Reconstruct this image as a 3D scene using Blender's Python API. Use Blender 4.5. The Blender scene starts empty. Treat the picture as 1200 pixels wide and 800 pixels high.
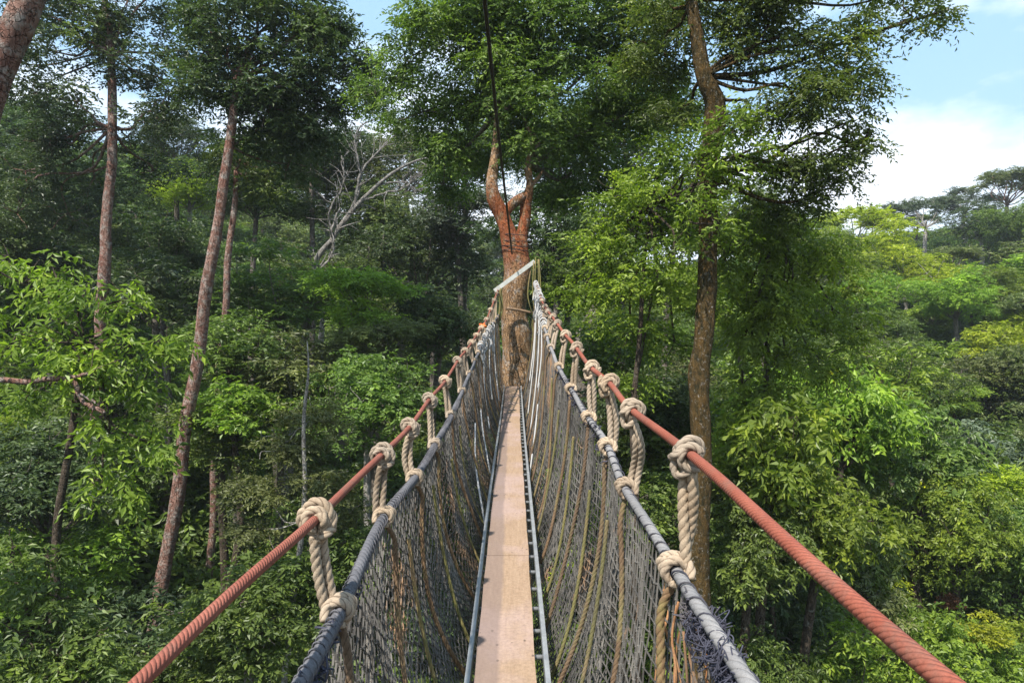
import bpy, math, random
import numpy as np
from math import sin, cos, pi, radians
from mathutils import noise as mn, Vector

sc = bpy.context.scene
COL = sc.collection
F = 800.0                                    # focal length in photo pixels (24 mm on 36 mm, 1200 px wide)
def W(px, py, d):                            # photo pixel + depth in metres -> world (camera at the origin, looking along +Y)
    return np.array([(px-600)/F*d, d, (400-py)/F*d])

# ------------------------------------------------------------------ object helpers
def tag(o, label=None, cat=None, group=None, kind=None):
    if label: o['label'] = label
    if cat: o['category'] = cat
    if group: o['group'] = group
    if kind: o['kind'] = kind
    return o
def mesh_data(name, V, polys, mats, smooth=True, tint=None, uv=None):
    """polys: (k, n) int array or list of such arrays"""
    V = np.asarray(V, dtype=np.float32)
    if not isinstance(polys, list): polys = [polys]
    polys = [np.asarray(p, dtype=np.int32) for p in polys if len(p)]
    loops = np.concatenate([p.ravel() for p in polys])
    tot = np.concatenate([np.full(len(p), p.shape[1], dtype=np.int32) for p in polys])
    start = np.concatenate([[0], np.cumsum(tot)[:-1]]).astype(np.int32)
    me = bpy.data.meshes.new(name)
    me.vertices.add(len(V)); me.vertices.foreach_set('co', V.ravel())
    me.loops.add(len(loops)); me.loops.foreach_set('vertex_index', loops)
    me.polygons.add(len(tot)); me.polygons.foreach_set('loop_start', start)
    me.polygons.foreach_set('loop_total', tot)
    me.polygons.foreach_set('use_smooth', np.full(len(tot), smooth))
    me.update(calc_edges=True)
    if tint is not None:
        a = me.attributes.new('tint', 'FLOAT', 'FACE'); a.data.foreach_set('value', np.asarray(tint, dtype=np.float32))
    if uv is not None:
        l = me.uv_layers.new(name='UVMap'); l.data.foreach_set('uv', np.asarray(uv, dtype=np.float32)[loops].ravel())
    for m in (mats if isinstance(mats, (list, tuple)) else [mats]): me.materials.append(m)
    return me
def obj(name, me, parent=None, loc=(0,0,0)):
    o = bpy.data.objects.new(name, me); COL.objects.link(o)
    o.location = loc
    if parent: o.parent = parent
    return o
def empty(name, loc=(0,0,0)):
    o = bpy.data.objects.new(name, None); COL.objects.link(o); o.location = loc; o.empty_display_size = .3
    return o

class MB:                                     # collects pieces into one mesh
    def __init__(s): s.V=[]; s.P={}; s.U=[]; s.n=0
    def add(s, V, P, uv=None):
        V = np.asarray(V, float); s.V.append(V)
        if not isinstance(P, list): P=[P]
        for p in P:
            p = np.asarray(p)
            if len(p): s.P.setdefault(p.shape[1], []).append(p+s.n)
        s.U.append(uv if uv is not None else np.zeros((len(V),2))); s.n += len(V)
    def mesh(s, name, mat, smooth=True, off=(0,0,0)):
        V = np.concatenate(s.V) - np.asarray(off)
        return mesh_data(name, V, [np.concatenate(p) for p in s.P.values()], mat, smooth, uv=np.concatenate(s.U))
    def build(s, name, mat, parent=None, smooth=True, off=(0,0,0)):
        return obj(name, s.mesh(name, mat, smooth, off), parent)

def catmull(pts, step=None, n=None):
    """smooth resample of control points (any dimension); arclength-ish uniform"""
    P = np.asarray(pts, float)
    if len(P) == 2: P = np.array([P[0], (P[0]+P[1])/2, P[1]])
    Q = np.vstack([2*P[0]-P[1], P, 2*P[-1]-P[-2]])
    out = []
    for i in range(1, len(Q)-2):
        t = np.linspace(0, 1, 16, endpoint=False)[:, None]
        a, b, c, d = Q[i-1], Q[i], Q[i+1], Q[i+2]
        out.append(.5*((2*b)+(-a+c)*t+(2*a-5*b+4*c-d)*t*t+(-a+3*b-3*c+d)*t**3))
    out.append(P[-1:]); O = np.vstack(out)
    s = np.concatenate([[0], np.cumsum(np.linalg.norm(np.diff(O[:, :3], axis=0), axis=1))])
    if n is None: n = max(2, int(s[-1]/step)+1)
    u = np.linspace(0, s[-1], n)
    return np.stack([np.interp(u, s, O[:, k]) for k in range(O.shape[1])], 1)
def tube(path, rad, sides=10, lobes=0, twist=0., amp=.26, cap=True, phase=0.):
    P = np.asarray(path, float); n = len(P)
    T = np.gradient(P, axis=0); T /= np.linalg.norm(T, axis=1)[:, None]+1e-12
    N = np.zeros_like(P); ref = np.array([0,0,1.]) if abs(T[0][2]) < .9 else np.array([1.,0,0])
    v = np.cross(T[0], ref); v /= np.linalg.norm(v)
    for i in range(n):
        v = v - T[i]*v.dot(T[i]); v = v/(np.linalg.norm(v)+1e-12); N[i] = v
    B = np.cross(T, N)
    s = np.concatenate([[0], np.cumsum(np.linalg.norm(np.diff(P, axis=0), axis=1))])
    th = np.linspace(0, 2*pi, sides, endpoint=False)[None, :]
    R = (np.ones(n)*rad)[:, None]
    if lobes:
        ph = th + phase + twist*s[:, None]
        R = R*(1-amp+amp*np.abs(np.cos(lobes/2*ph))**.55)
    else: R = R*np.ones_like(th)
    V = P[:, None]+R[..., None]*(np.cos(th)[..., None]*N[:, None]+np.sin(th)[..., None]*B[:, None])
    V = V.reshape(-1, 3)
    i = np.arange(n-1)[:, None]*sides; j = np.arange(sides)[None, :]; k = (j+1) % sides
    Q = np.stack([i+j, i+k, i+sides+k, i+sides+j], -1).reshape(-1, 4)
    uv = np.stack(np.broadcast_arrays(th/(2*pi), s[:, None]), -1).reshape(-1, 2)
    polys = [Q]
    if cap: polys.append(np.array([np.arange(sides)[::-1], np.arange(sides)+(n-1)*sides]))
    return V, polys, uv
def box(c, s, rz=0., rx=0.):
    x, y, z = np.array(s)/2
    V = np.array([[-x,-y,-z],[x,-y,-z],[x,y,-z],[-x,y,-z],[-x,-y,z],[x,-y,z],[x,y,z],[-x,y,z]])
    a, b = cos(rx), sin(rx); V = V @ np.array([[1,0,0],[0,a,b],[0,-b,a]])
    a, b = cos(rz), sin(rz); V = V @ np.array([[a,b,0],[-b,a,0],[0,0,1]])
    return V+np.asarray(c), np.array([[0,3,2,1],[4,5,6,7],[0,1,5,4],[1,2,6,5],[2,3,7,6],[3,0,4,7]])

# ------------------------------------------------------------------ materials
class NT:
    def __init__(s, name, world=False):
        if world: s.m = bpy.data.worlds.new(name)
        else: s.m = bpy.data.materials.new(name)
        s.m.use_nodes = True; s.t = s.m.node_tree; s.t.nodes.clear()
    def n(s, typ, ins={}, **kw):
        x = s.t.nodes.new(typ)
        for k, v in kw.items(): setattr(x, k, v)
        for k, v in ins.items():
            if isinstance(v, bpy.types.NodeSocket): s.t.links.new(v, x.inputs[k])
            elif v is not None: x.inputs[k].default_value = v
        return x
    def math(s, op, a, b=0., c=None, clamp=False):
        x = s.n('ShaderNodeMath', {0: a, 1: b}, operation=op, use_clamp=clamp)
        if c is not None: x.inputs[2].default_value = c
        return x.outputs[0]
    def mix(s, f, a, b, typ='MIX'):
        x = s.n('ShaderNodeMix', {0: f}, data_type='RGBA', blend_type=typ)
        for sock, v in ((x.inputs[6], a), (x.inputs[7], b)):
            if isinstance(v, bpy.types.NodeSocket): s.t.links.new(v, sock)
            else: sock.default_value = (*v, 1) if len(v) == 3 else v
        return x.outputs[2]
    def ramp(s, f, stops, interp='LINEAR'):
        x = s.n('ShaderNodeValToRGB', {0: f}); r = x.color_ramp; r.interpolation = interp
        while len(r.elements) < len(stops): r.elements.new(.5)
        for e, (p, c) in zip(r.elements, stops):
            e.position = p; e.color = (*c, 1) if len(c) == 3 else c
        return x.outputs[0]
    def noise(s, vec, scale, detail=4, rough=.55):
        return s.n('ShaderNodeTexNoise', {'Vector': vec, 'Scale': scale, 'Detail': detail, 'Roughness': rough}).outputs[0]
    def coord(s, kind='Object', scale=None):
        c = s.n('ShaderNodeTexCoord').outputs[kind]
        if scale: c = s.n('ShaderNodeMapping', {'Vector': c, 'Scale': scale}).outputs[0]
        return c
    def out(s, col, rough=.7, bump=None, bs=.3, bd=.01, spec=.3, metal=0.):
        p = s.n('ShaderNodeBsdfPrincipled', {'Roughness': rough, 'Specular IOR Level': spec, 'Metallic': metal})
        if isinstance(col, bpy.types.NodeSocket): s.t.links.new(col, p.inputs[0])
        else: p.inputs[0].default_value = (*col, 1)
        if bump is not None:
            b = s.n('ShaderNodeBump', {'Height': bump, 'Strength': bs, 'Distance': bd})
            s.t.links.new(b.outputs[0], p.inputs['Normal'])
        o = s.n('ShaderNodeOutputMaterial'); s.t.links.new(p.outputs[0], o.inputs[0])
        return s.m

def leaf_mat(name, dark, mid, light, trans=.35, rough=.45, spec=.40):
    t = NT(name)
    at = t.n('ShaderNodeAttribute', attribute_name='tint').outputs['Fac']
    rnd = t.n('ShaderNodeObjectInfo').outputs['Random']
    c = t.ramp(at, [(0, dark), (.5, mid), (.9, light), (1, tuple(min(1, v*1.35) for v in light))])
    c = t.n('ShaderNodeHueSaturation', {'Color': c, 'Hue': t.math('MULTIPLY_ADD', rnd, .03, .485),
            'Value': t.math('MULTIPLY_ADD', rnd, .4, .8)}).outputs[0]
    p = t.n('ShaderNodeBsdfPrincipled', {'Base Color': c, 'Roughness': rough, 'Specular IOR Level': spec})
    tc = t.mix(1., c, (1.15, 1.35, .55), 'MULTIPLY')
    tr = t.n('ShaderNodeBsdfTranslucent', {'Color': tc})
    mx = t.n('ShaderNodeMixShader', {0: trans, 1: p.outputs[0], 2: tr.outputs[0]})
    o = t.n('ShaderNodeOutputMaterial'); t.t.links.new(mx.outputs[0], o.inputs[0])
    return t.m
LEAF = {
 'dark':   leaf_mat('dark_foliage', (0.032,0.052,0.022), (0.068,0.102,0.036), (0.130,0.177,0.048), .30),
 'mid':    leaf_mat('green_foliage', (0.059,0.089,0.024), (0.119,0.172,0.036), (0.226,0.296,0.050), .38),
 'bright': leaf_mat('bright_foliage', (0.090,0.140,0.022), (0.186,0.260,0.034), (0.322,0.406,0.045), .42),
 'lime':   leaf_mat('lime_foliage', (0.192,0.239,0.022), (0.328,0.385,0.030), (0.475,0.510,0.040), .42),
 'olive':  leaf_mat('olive_foliage', (0.079,0.100,0.036), (0.141,0.166,0.054), (0.226,0.250,0.080), .33),
 'grey':   leaf_mat('grey_green_foliage', (.056,.078,.050), (.100,.130,.078), (.170,.205,.120), .26),
 'yellow': leaf_mat('yellow_foliage', (.300,.300,.012), (.520,.500,.015), (.650,.600,.020), .35),
 'rust':   leaf_mat('rust_foliage', (.120,.060,.030), (.200,.090,.045), (.280,.130,.070), .25),
}
def bark_mat(name, c1, c2, lichen, lich_amt=.5, scale=3., red=None, bump=.6):
    t = NT(name); v = t.coord('Object'); vs = t.coord('Object', (1, 1, .35))
    n1 = t.noise(vs, scale*2.2, 6); n2 = t.noise(v, scale*2.6, 7, .72); n3 = t.noise(t.coord('Object', (1, 1, .22)), scale*9, 6, .7)
    c = t.mix(t.ramp(n1, [(.35, (0,0,0)), (.65, (1,1,1))]), c1, c2)
    c = t.mix(t.ramp(n2, [(.60-.2*lich_amt, (0,0,0)), (.74-.2*lich_amt, (1,1,1))]), c, lichen)
    if red:                                                        # bare peeled orange-red bark between two heights
        z0, z1, z2, z3, rc = red
        sep = t.n('ShaderNodeSeparateXYZ', {0: t.n('ShaderNodeNewGeometry').outputs['Position']}).outputs[2]
        z = t.math('MULTIPLY_ADD', n2, 1.2, -0.6); z = t.math('ADD', sep, z)
        up = t.math('MULTIPLY', .85, t.math('MINIMUM', t.math('DIVIDE', t.math('SUBTRACT', z, z0), z1-z0, clamp=True), t.math('DIVIDE', t.math('SUBTRACT', z3, z), z3-z2, clamp=True)))
        f = t.math('MULTIPLY', up, t.ramp(n1, [(.39, (.0,.0,.0)), (.49, (1,1,1))]))
        c = t.mix(f, c, t.mix(n3, rc, tuple(x*.35 for x in rc)))
    c = t.mix(t.ramp(n3, [(.3, (.55,.55,.55)), (.6, (1,1,1))]), (.0,.0,.0), c) if False else t.mix(.5, c, t.ramp(n3, [(.38, (.25,.22,.20)), (.56, (1,1,1))]), 'MULTIPLY')
    vc = t.n('ShaderNodeVectorMath', {0: t.coord('Object', (1, 1, .4))}, operation='ADD')
    t.t.links.new(t.n('ShaderNodeTexNoise', {'Vector': v, 'Scale': 4.}).outputs[1], vc.inputs[1])
    ed = t.n('ShaderNodeTexVoronoi', {'Vector': vc.outputs[0], 'Scale': scale*2.6}, feature='DISTANCE_TO_EDGE').outputs[0]
    er = t.ramp(ed, [(.0, (0,0,0)), (.07, (1,1,1))])
    c = t.mix(.75, c, t.ramp(ed, [(.0, (.25,.22,.2)), (.05, (1,1,1))]), 'MULTIPLY')
    h = t.math('ADD', t.math('MULTIPLY', n3, .6), t.math('ADD', n1, t.math('MULTIPLY', er, .5)))
    return t.out(c, .9, h, min(1., bump*1.6), .09, .12)
M = {}
M['bark_redgrey'] = bark_mat('reddish_grey_bark', (.20,.095,.07), (.31,.185,.145), (.35,.30,.265), .62, 2.2)
M['bark_grey'] = bark_mat('grey_bark', (.15,.125,.10), (.23,.195,.16), (.32,.30,.27), .5, 3)
M['bark_pale'] = bark_mat('pale_bark', (.30,.27,.235), (.42,.39,.35), (.50,.48,.44), .5, 3)
M['bark_dark'] = bark_mat('dark_bark', (.07,.055,.04), (.13,.10,.075), (.22,.22,.19), .15, 3)
M['bark_centre'] = bark_mat('peeling_red_bark', (.24,.145,.08), (.42,.26,.14), (.40,.36,.32), .45, 3.0, red=(1.4, 2.0, 3.0, 3.6, (.47,.125,.045)))
M['bark_mossy'] = bark_mat('orange_mossy_bark', (.050,.045,.022), (.165,.100,.035), (.38,.36,.32), .22, 6.)
def rope_mat(name, c1, c2, dirt, sc_=60, spiral=None, bs=.35, rough=.9, tw=None):
    t = NT(name); v = t.coord('Object')
    n1 = t.noise(v, 4, 6, .75); n2 = t.noise(v, sc_*6, 3, .7)
    c = t.mix(t.ramp(n1, [(.35, (0,0,0)), (.65, (1,1,1))]), c1, c2)
    c = t.mix(t.ramp(t.noise(v, 2.7, 6, .75), [(.50, (0,0,0)), (.66, (1,1,1))]), c, dirt)
    c = t.mix(.6, c, t.ramp(n2, [(.25, (.45,.45,.45)), (.6, (1,1,1))]), 'MULTIPLY')
    rn = t.n('ShaderNodeObjectInfo').outputs['Random']
    c = t.n('ShaderNodeHueSaturation', {'Color': c, 'Value': t.math('MULTIPLY_ADD', rn, .32, .84), 'Saturation': t.math('MULTIPLY_ADD', rn, .2, .95)}).outputs[0]
    h = n2
    if tw:                                                        # shade in the grooves between strands, painted into the colour
        s = t.n('ShaderNodeSeparateXYZ', {0: t.n('ShaderNodeTexCoord').outputs['UV']})
        ph = t.math('ADD', t.math('MULTIPLY', s.outputs[0], 3*pi), t.math('MULTIPLY', s.outputs[1], 1.5*tw))
        w = t.math('ABSOLUTE', t.math('COSINE', ph))
        c = t.mix(.85, c, t.ramp(w, [(.0, (.30,.26,.24)), (.45, (1,1,1))]), 'MULTIPLY')
    if spiral:
        k, pitch, dp = spiral
        s = t.n('ShaderNodeSeparateXYZ', {0: t.n('ShaderNodeTexCoord').outputs['UV']})
        ph = t.math('ADD', t.math('MULTIPLY', s.outputs[0], k), t.math('DIVIDE', s.outputs[1], pitch))
        w = t.math('ABSOLUTE', t.math('SINE', t.math('MULTIPLY', ph, pi)))
        w = t.math('POWER', w, .6)
        h = t.math('ADD', t.math('MULTIPLY', w, 1.), t.math('MULTIPLY', n2, .15))
        c = t.mix(dp, c, t.ramp(w, [(.0, (.42,.36,.36)), (.55, (1,1,1))]), 'MULTIPLY')
    return t.out(c, rough, h, bs, .004, .2)
TW = -2*pi/.078
M['rail'] = rope_mat('red_handrail_rope', (.27,.074,.045), (.36,.115,.072), (.21,.115,.085), 40, (7., .0125, .5), .55, .65)
M['edge'] = rope_mat('grey_wrapped_rope', (.105,.103,.113), (.165,.16,.17), (.09,.09,.10), 50, (4., .03, .5), .6, .8)
M['edge_light'] = rope_mat('pale_grey_rope', (.16,.155,.155), (.24,.23,.225), (.17,.165,.17), 50, (4., .03, .35), .6, .8)
M['rope'] = rope_mat('tan_hemp_rope', (.31,.24,.175), (.43,.345,.26), (.20,.15,.105), 40, tw=TW)
M['rope_brown'] = rope_mat('brown_hemp_rope', (.12,.078,.048), (.19,.13,.082), (.20,.18,.08), 40, tw=TW)
M['cord'] = rope_mat('pale_cord', (.34,.33,.32), (.46,.45,.44), (.4,.38,.35), 60)
M['tangle'] = rope_mat('dark_frayed_netting', (.035,.036,.05), (.07,.07,.09), (.10,.09,.09), 60)
M['twine'] = rope_mat('orange_twine', (.30,.13,.05), (.42,.22,.10), (.2,.12,.07), 60)
def net_mat():
    t = NT('weathered_net'); v = t.coord('Object')
    c = t.mix(t.ramp(t.noise(v, 3., 5), [(.35, (0,0,0)), (.65, (1,1,1))]), (.042,.038,.035), (.145,.132,.116))
    c = t.mix(t.ramp(t.noise(v, 1.4, 5, .7), [(.57, (0,0,0)), (.63, (1,1,1))]), c, (.25,.15,.085))
    return t.out(c, .9)
M['net'] = net_mat()
def plank_mat():
    t = NT('sandy_worn_plank'); v = t.coord('Object', (9, .8, 9)); vo = t.coord('Object')
    g = t.noise(v, 6, 6, .7); b = t.noise(vo, 1.8, 5, .6); f = t.noise(vo, 55, 4, .7)
    c = t.mix(t.ramp(g, [(.3, (0,0,0)), (.7, (1,1,1))]), (.255,.168,.108), (.345,.240,.160))
    c = t.mix(t.ramp(b, [(.47, (0,0,0)), (.64, (.7,.7,.7))]), c, (.36,.26,.23))
    c = t.mix(.5, c, t.ramp(f, [(.3, (.5,.5,.5)), (.6, (1,1,1))]), 'MULTIPLY')
    sp = t.n('ShaderNodeTexVoronoi', {'Vector': t.coord('Object', (1, .6, 1)), 'Scale': 16.}).outputs[0]
    c = t.mix(t.math('MULTIPLY', t.math('LESS_THAN', sp, .11), t.math('GREATER_THAN', b, .50)), c, (.13,.09,.07))
    sx = t.n('ShaderNodeSeparateXYZ', {0: vo}).outputs[0]            # grey-purple shadow band painted along the left third
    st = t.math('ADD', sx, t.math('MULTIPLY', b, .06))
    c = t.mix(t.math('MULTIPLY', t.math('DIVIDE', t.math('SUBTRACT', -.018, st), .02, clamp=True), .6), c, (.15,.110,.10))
    return t.out(c, .85, t.math('ADD', g, t.math('MULTIPLY', f, .4)), .5, .004)
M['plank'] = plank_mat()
def simple(name, c1, c2, scale, rough=.7, metal=0., bs=.3):
    t = NT(name); v = t.coord('Object'); n_ = t.noise(v, scale, 5, .65)
    return t.out(t.mix(t.ramp(n_, [(.35, (0,0,0)), (.65, (1,1,1))]), c1, c2), rough, n_, bs, .005, .4, metal)
M['alu'] = simple('dull_aluminium', (.30,.31,.32), (.42,.43,.44), 14, .45, .5)
M['board'] = simple('pale_weathered_board', (.45,.45,.42), (.62,.62,.58), 9)
M['wood'] = simple('old_brown_timber', (.12,.075,.045), (.24,.16,.10), 9, .85)
M['cable'] = simple('dark_steel_cable', (.022,.016,.018), (.05,.035,.035), 30, .6, .3)
def soil():
    t = NT('forest_floor'); v = t.coord('Object')
    a = t.noise(v, .35, 6, .7); b = t.noise(v, 5, 5, .7)
    c = t.mix(t.ramp(a, [(.4, (0,0,0)), (.6, (1,1,1))]), (.030,.036,.016), (.055,.045,.026))
    c = t.mix(t.ramp(b, [(.45, (0,0,0)), (.7, (1,1,1))]), c, (.035,.065,.02))
    return t.out(c, .95, b, .8, .3)
M['soil'] = soil()

# ------------------------------------------------------------------ ground
def sm(a, b, x):
    t = np.clip((x-a)/(b-a), 0, 1); return t*t*(3-2*t)
def ground(x, y):
    x = np.asarray(x, float); y = np.asarray(y, float)
    h = -13. + .24*np.clip(y-20, 0, 85)
    h = h + .42*np.clip(-x-7, 0, 40)*sm(-30, 25, y) + .13*np.clip(x-10, 0, 120)
    h = h + .25*np.clip(-y-6, 0, 30)
    h = h + .9*np.sin(x*.13+1.3)*np.cos(y*.11) + .5*np.sin(x*.31+y*.23)
    far = np.sqrt(x*x+y*y)
    return h*(1-.0*far) - sm(150, 600, far)*(h+6)
gx = np.concatenate([-np.geomspace(900, 82, 14), np.arange(-80, 121, 2.5), np.geomspace(123, 900, 14)])
gy = np.concatenate([-np.geomspace(900, 42, 14), np.arange(-40, 161, 2.5), np.geomspace(163, 900, 14)])
X, Y = np.meshgrid(gx, gy); Z = ground(X, Y)
nx, ny = len(gx), len(gy)
i = (np.arange(ny-1)[:, None]*nx+np.arange(nx-1)[None, :]).ravel()
me = mesh_data('ground', np.stack([X, Y, Z], -1).reshape(-1, 3), np.stack([i, i+1, i+nx+1, i+nx], 1), M['soil'])
tag(obj('ground', me), kind='structure')

# ------------------------------------------------------------------ foliage
def unit(a): return a/(np.linalg.norm(a, axis=-1, keepdims=True)+1e-9)
def foliage(rng, C, R, per, leaf=.12, K=9, spray=.45, flat=.6, droop=.35, aspect=.42, up=1.2, hang=0.):
    """leaves on short twigs inside the clumps (C centres, R radii). per = twigs per clump of radius 1.
       returns verts, tris, tint"""
    C = np.asarray(C, float); R = np.asarray(R, float)
    cnt = np.maximum(3, (per*R**2*rng.uniform(.7, 1.3, len(R))).astype(int))
    ci = np.repeat(np.arange(len(C)), cnt); n = len(ci)
    dr = unit(rng.normal(size=(n, 3))); rr = rng.uniform(0, 1, n)**.45
    o = dr*rr[:, None]*R[ci][:, None]; o[:, 2] *= flat
    O = C[ci]+o
    D = dr*.9+rng.normal(size=(n, 3))*.5; D[:, 2] = D[:, 2]*.35-droop*.5-hang*rng.uniform(.3, 1, n); D = unit(D)
    ctint = rng.normal(.42, .17, len(C))[ci]+rng.normal(0, .08, n)
    t = (np.arange(K)+.5)/K
    L = spray*rng.uniform(.6, 1.3, n)
    pos = O[:, None]+D[:, None]*(t[None, :, None]*L[:, None, None])
    pos = pos-np.array([0,0,1.])*(t**2)[None, :, None]*L[:, None, None]*droop*.5
    side = unit(np.cross(D, np.array([0,0,1.])+rng.normal(size=(n, 3))*.25))
    sg = np.where(np.arange(K) % 2 == 0, 1., -1.)
    ld = D[:, None]*.55+side[:, None]*sg[None, :, None]*.85+rng.normal(size=(n, K, 3))*.28
    ld[..., 2] -= droop*rng.uniform(0, 1, (n, K)); ld[:, -1] = D+rng.normal(size=(n, 3))*.2
    ld = unit(ld).reshape(-1, 3); pos = pos.reshape(-1, 3); m = len(pos)
    nr = rng.normal(size=(m, 3))*.5+np.array([0,0,up*.55])+np.repeat(dr, K, 0)*.75
    nr = unit(nr-ld*(nr*ld).sum(1)[:, None]); sd = np.cross(ld, nr)
    l = leaf*rng.uniform(.65, 1.25, m)[:, None]; w = l*aspect/2*rng.uniform(.8, 1.2, m)[:, None]
    mid = pos+ld*l*.45
    V = np.stack([pos, mid+sd*w+nr*w*.45, pos+ld*l-nr*l*.12, mid-sd*w+nr*w*.45], 1).reshape(-1, 3)
    b = (np.arange(m)*4)[:, None]
    T = np.concatenate([b+[0,1,2], b+[0,2,3]], 1).reshape(-1, 3)
    tint = np.clip(np.repeat(ctint, K)+rng.normal(0, .10, m), 0, 1)
    return V, T, np.repeat(tint, 2)
def lobe_clumps(rng, blobs, f=.34, dens=1.):
    """blobs (cx,cy,cz,r[,squash]) -> smaller clumps with gaps between"""
    C, R = [], []
    for b in blobs:
        c = np.array(b[:3]); r = b[3]; q = b[4] if len(b) > 4 else .75
        n = max(4, int(9*dens*rng.uniform(.85, 1.15)))
        for _ in range(n):
            d = unit(rng.normal(size=3)); k = r*rng.uniform(.25, 1.0)**.5
            C.append(c+d*k*np.array([1, 1, q])); R.append(r*f*rng.uniform(.8, 1.5))
    return np.array(C), np.array(R)
def limb_set(mb, rng, start, ends, r0, r1=.02, sides=6):
    for e in ends:
        a = np.asarray(start); e = np.asarray(e); L = np.linalg.norm(e-a)
        m1 = a+(e-a)*.35+rng.normal(size=3)*L*.07+np.array([0,0,-.02*L]); m2 = a+(e-a)*.7+rng.normal(size=3)*L*.07
        p = catmull([a, m1, m2, e], n=12)
        mb.add(*tube(p, np.linspace(r0, r1, 12)*rng.uniform(.7, 1.1), sides))

def hero_tree(name, label, trunk_pts, blobs, mat, bark, leaf=.12, per=26, seed=1, stems=(), limb_r=.09, limb_from=None, group=None, dens=1., f=.40, gnarl=.14, **kw):
    """trunk_pts: list of (x,y,z,r) from low to high; extended down to the ground"""
    rng = np.random.default_rng(seed)
    tp = [tuple(p) for p in trunk_pts]
    x0, y0, z0, r0 = tp[0]; g = float(ground(x0, y0))-.3
    if z0 > g+1:
        e = min(1.2, (z0-g)/max(.5, tp[1][2]-z0))*(x0-tp[1][0])
        tp = [(x0+e, y0, g, r0*1.3), (x0+e*.5, y0, (z0+g)/2, r0*1.1)]+tp
    base = np.array([tp[0][0], tp[0][1], g])
    root = empty(name, base); tag(root, label, 'tree', group)
    tb = MB()
    p = catmull(tp, step=.18)
    p[:, :2] += np.stack([.03*np.sin(p[:, 2]*1.7+seed), .03*np.cos(p[:, 2]*1.3)], 1)
    p[:, 3] *= .86
    V, Q, uv = tube(p[:, :3], p[:, 3], 20)
    nz = np.array([mn.noise(Vector(v*1.6)) for v in V]); ax = np.repeat(p[:, :3], 20, 0)
    nf = np.array([mn.noise(Vector(v*np.array([7., 7., 2.5]))) for v in V]); V = ax+(V-ax)*(1+(gnarl*nz+.09*nf)[:, None]); tb.add(V, Q, uv)
    for s in stems:
        q = catmull(s, step=.15); V, Q, uv = tube(q[:, :3], q[:, 3], 16)
        nz = np.array([mn.noise(Vector(v*2.2)) for v in V]); ax = np.repeat(q[:, :3], 16, 0)
        tb.add(ax+(V-ax)*(1+.4*nz[:, None]), Q, uv)
    lf = MB(); src = limb_from or [tuple(p[-1][:3])]
    for b in blobs:
        s = min(src, key=lambda q: np.linalg.norm(np.array(q)-np.array(b[:3])))
        limb_set(lf, rng, s, [b[:3]], limb_r)
        limb_set(lf, rng, b[:3], [np.array(b[:3])+unit(rng.normal(size=3))*b[3]*.85 for _ in range(5)], limb_r*.35, .008, 5)
    tb.build('trunk', M[bark], root, off=base)
    if blobs:
        lf.build('branches', M[bark if bark != 'bark_centre' else 'bark_grey'], root, off=base)
        C, R = lobe_clumps(rng, blobs, f, dens)
        V, T, ti = foliage(rng, C, R, per*12.*(.1/leaf)**2, leaf, **kw)
        obj('crown', mesh_data('crown', V-base, T, LEAF[mat], False, ti), root)
    return root

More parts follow.
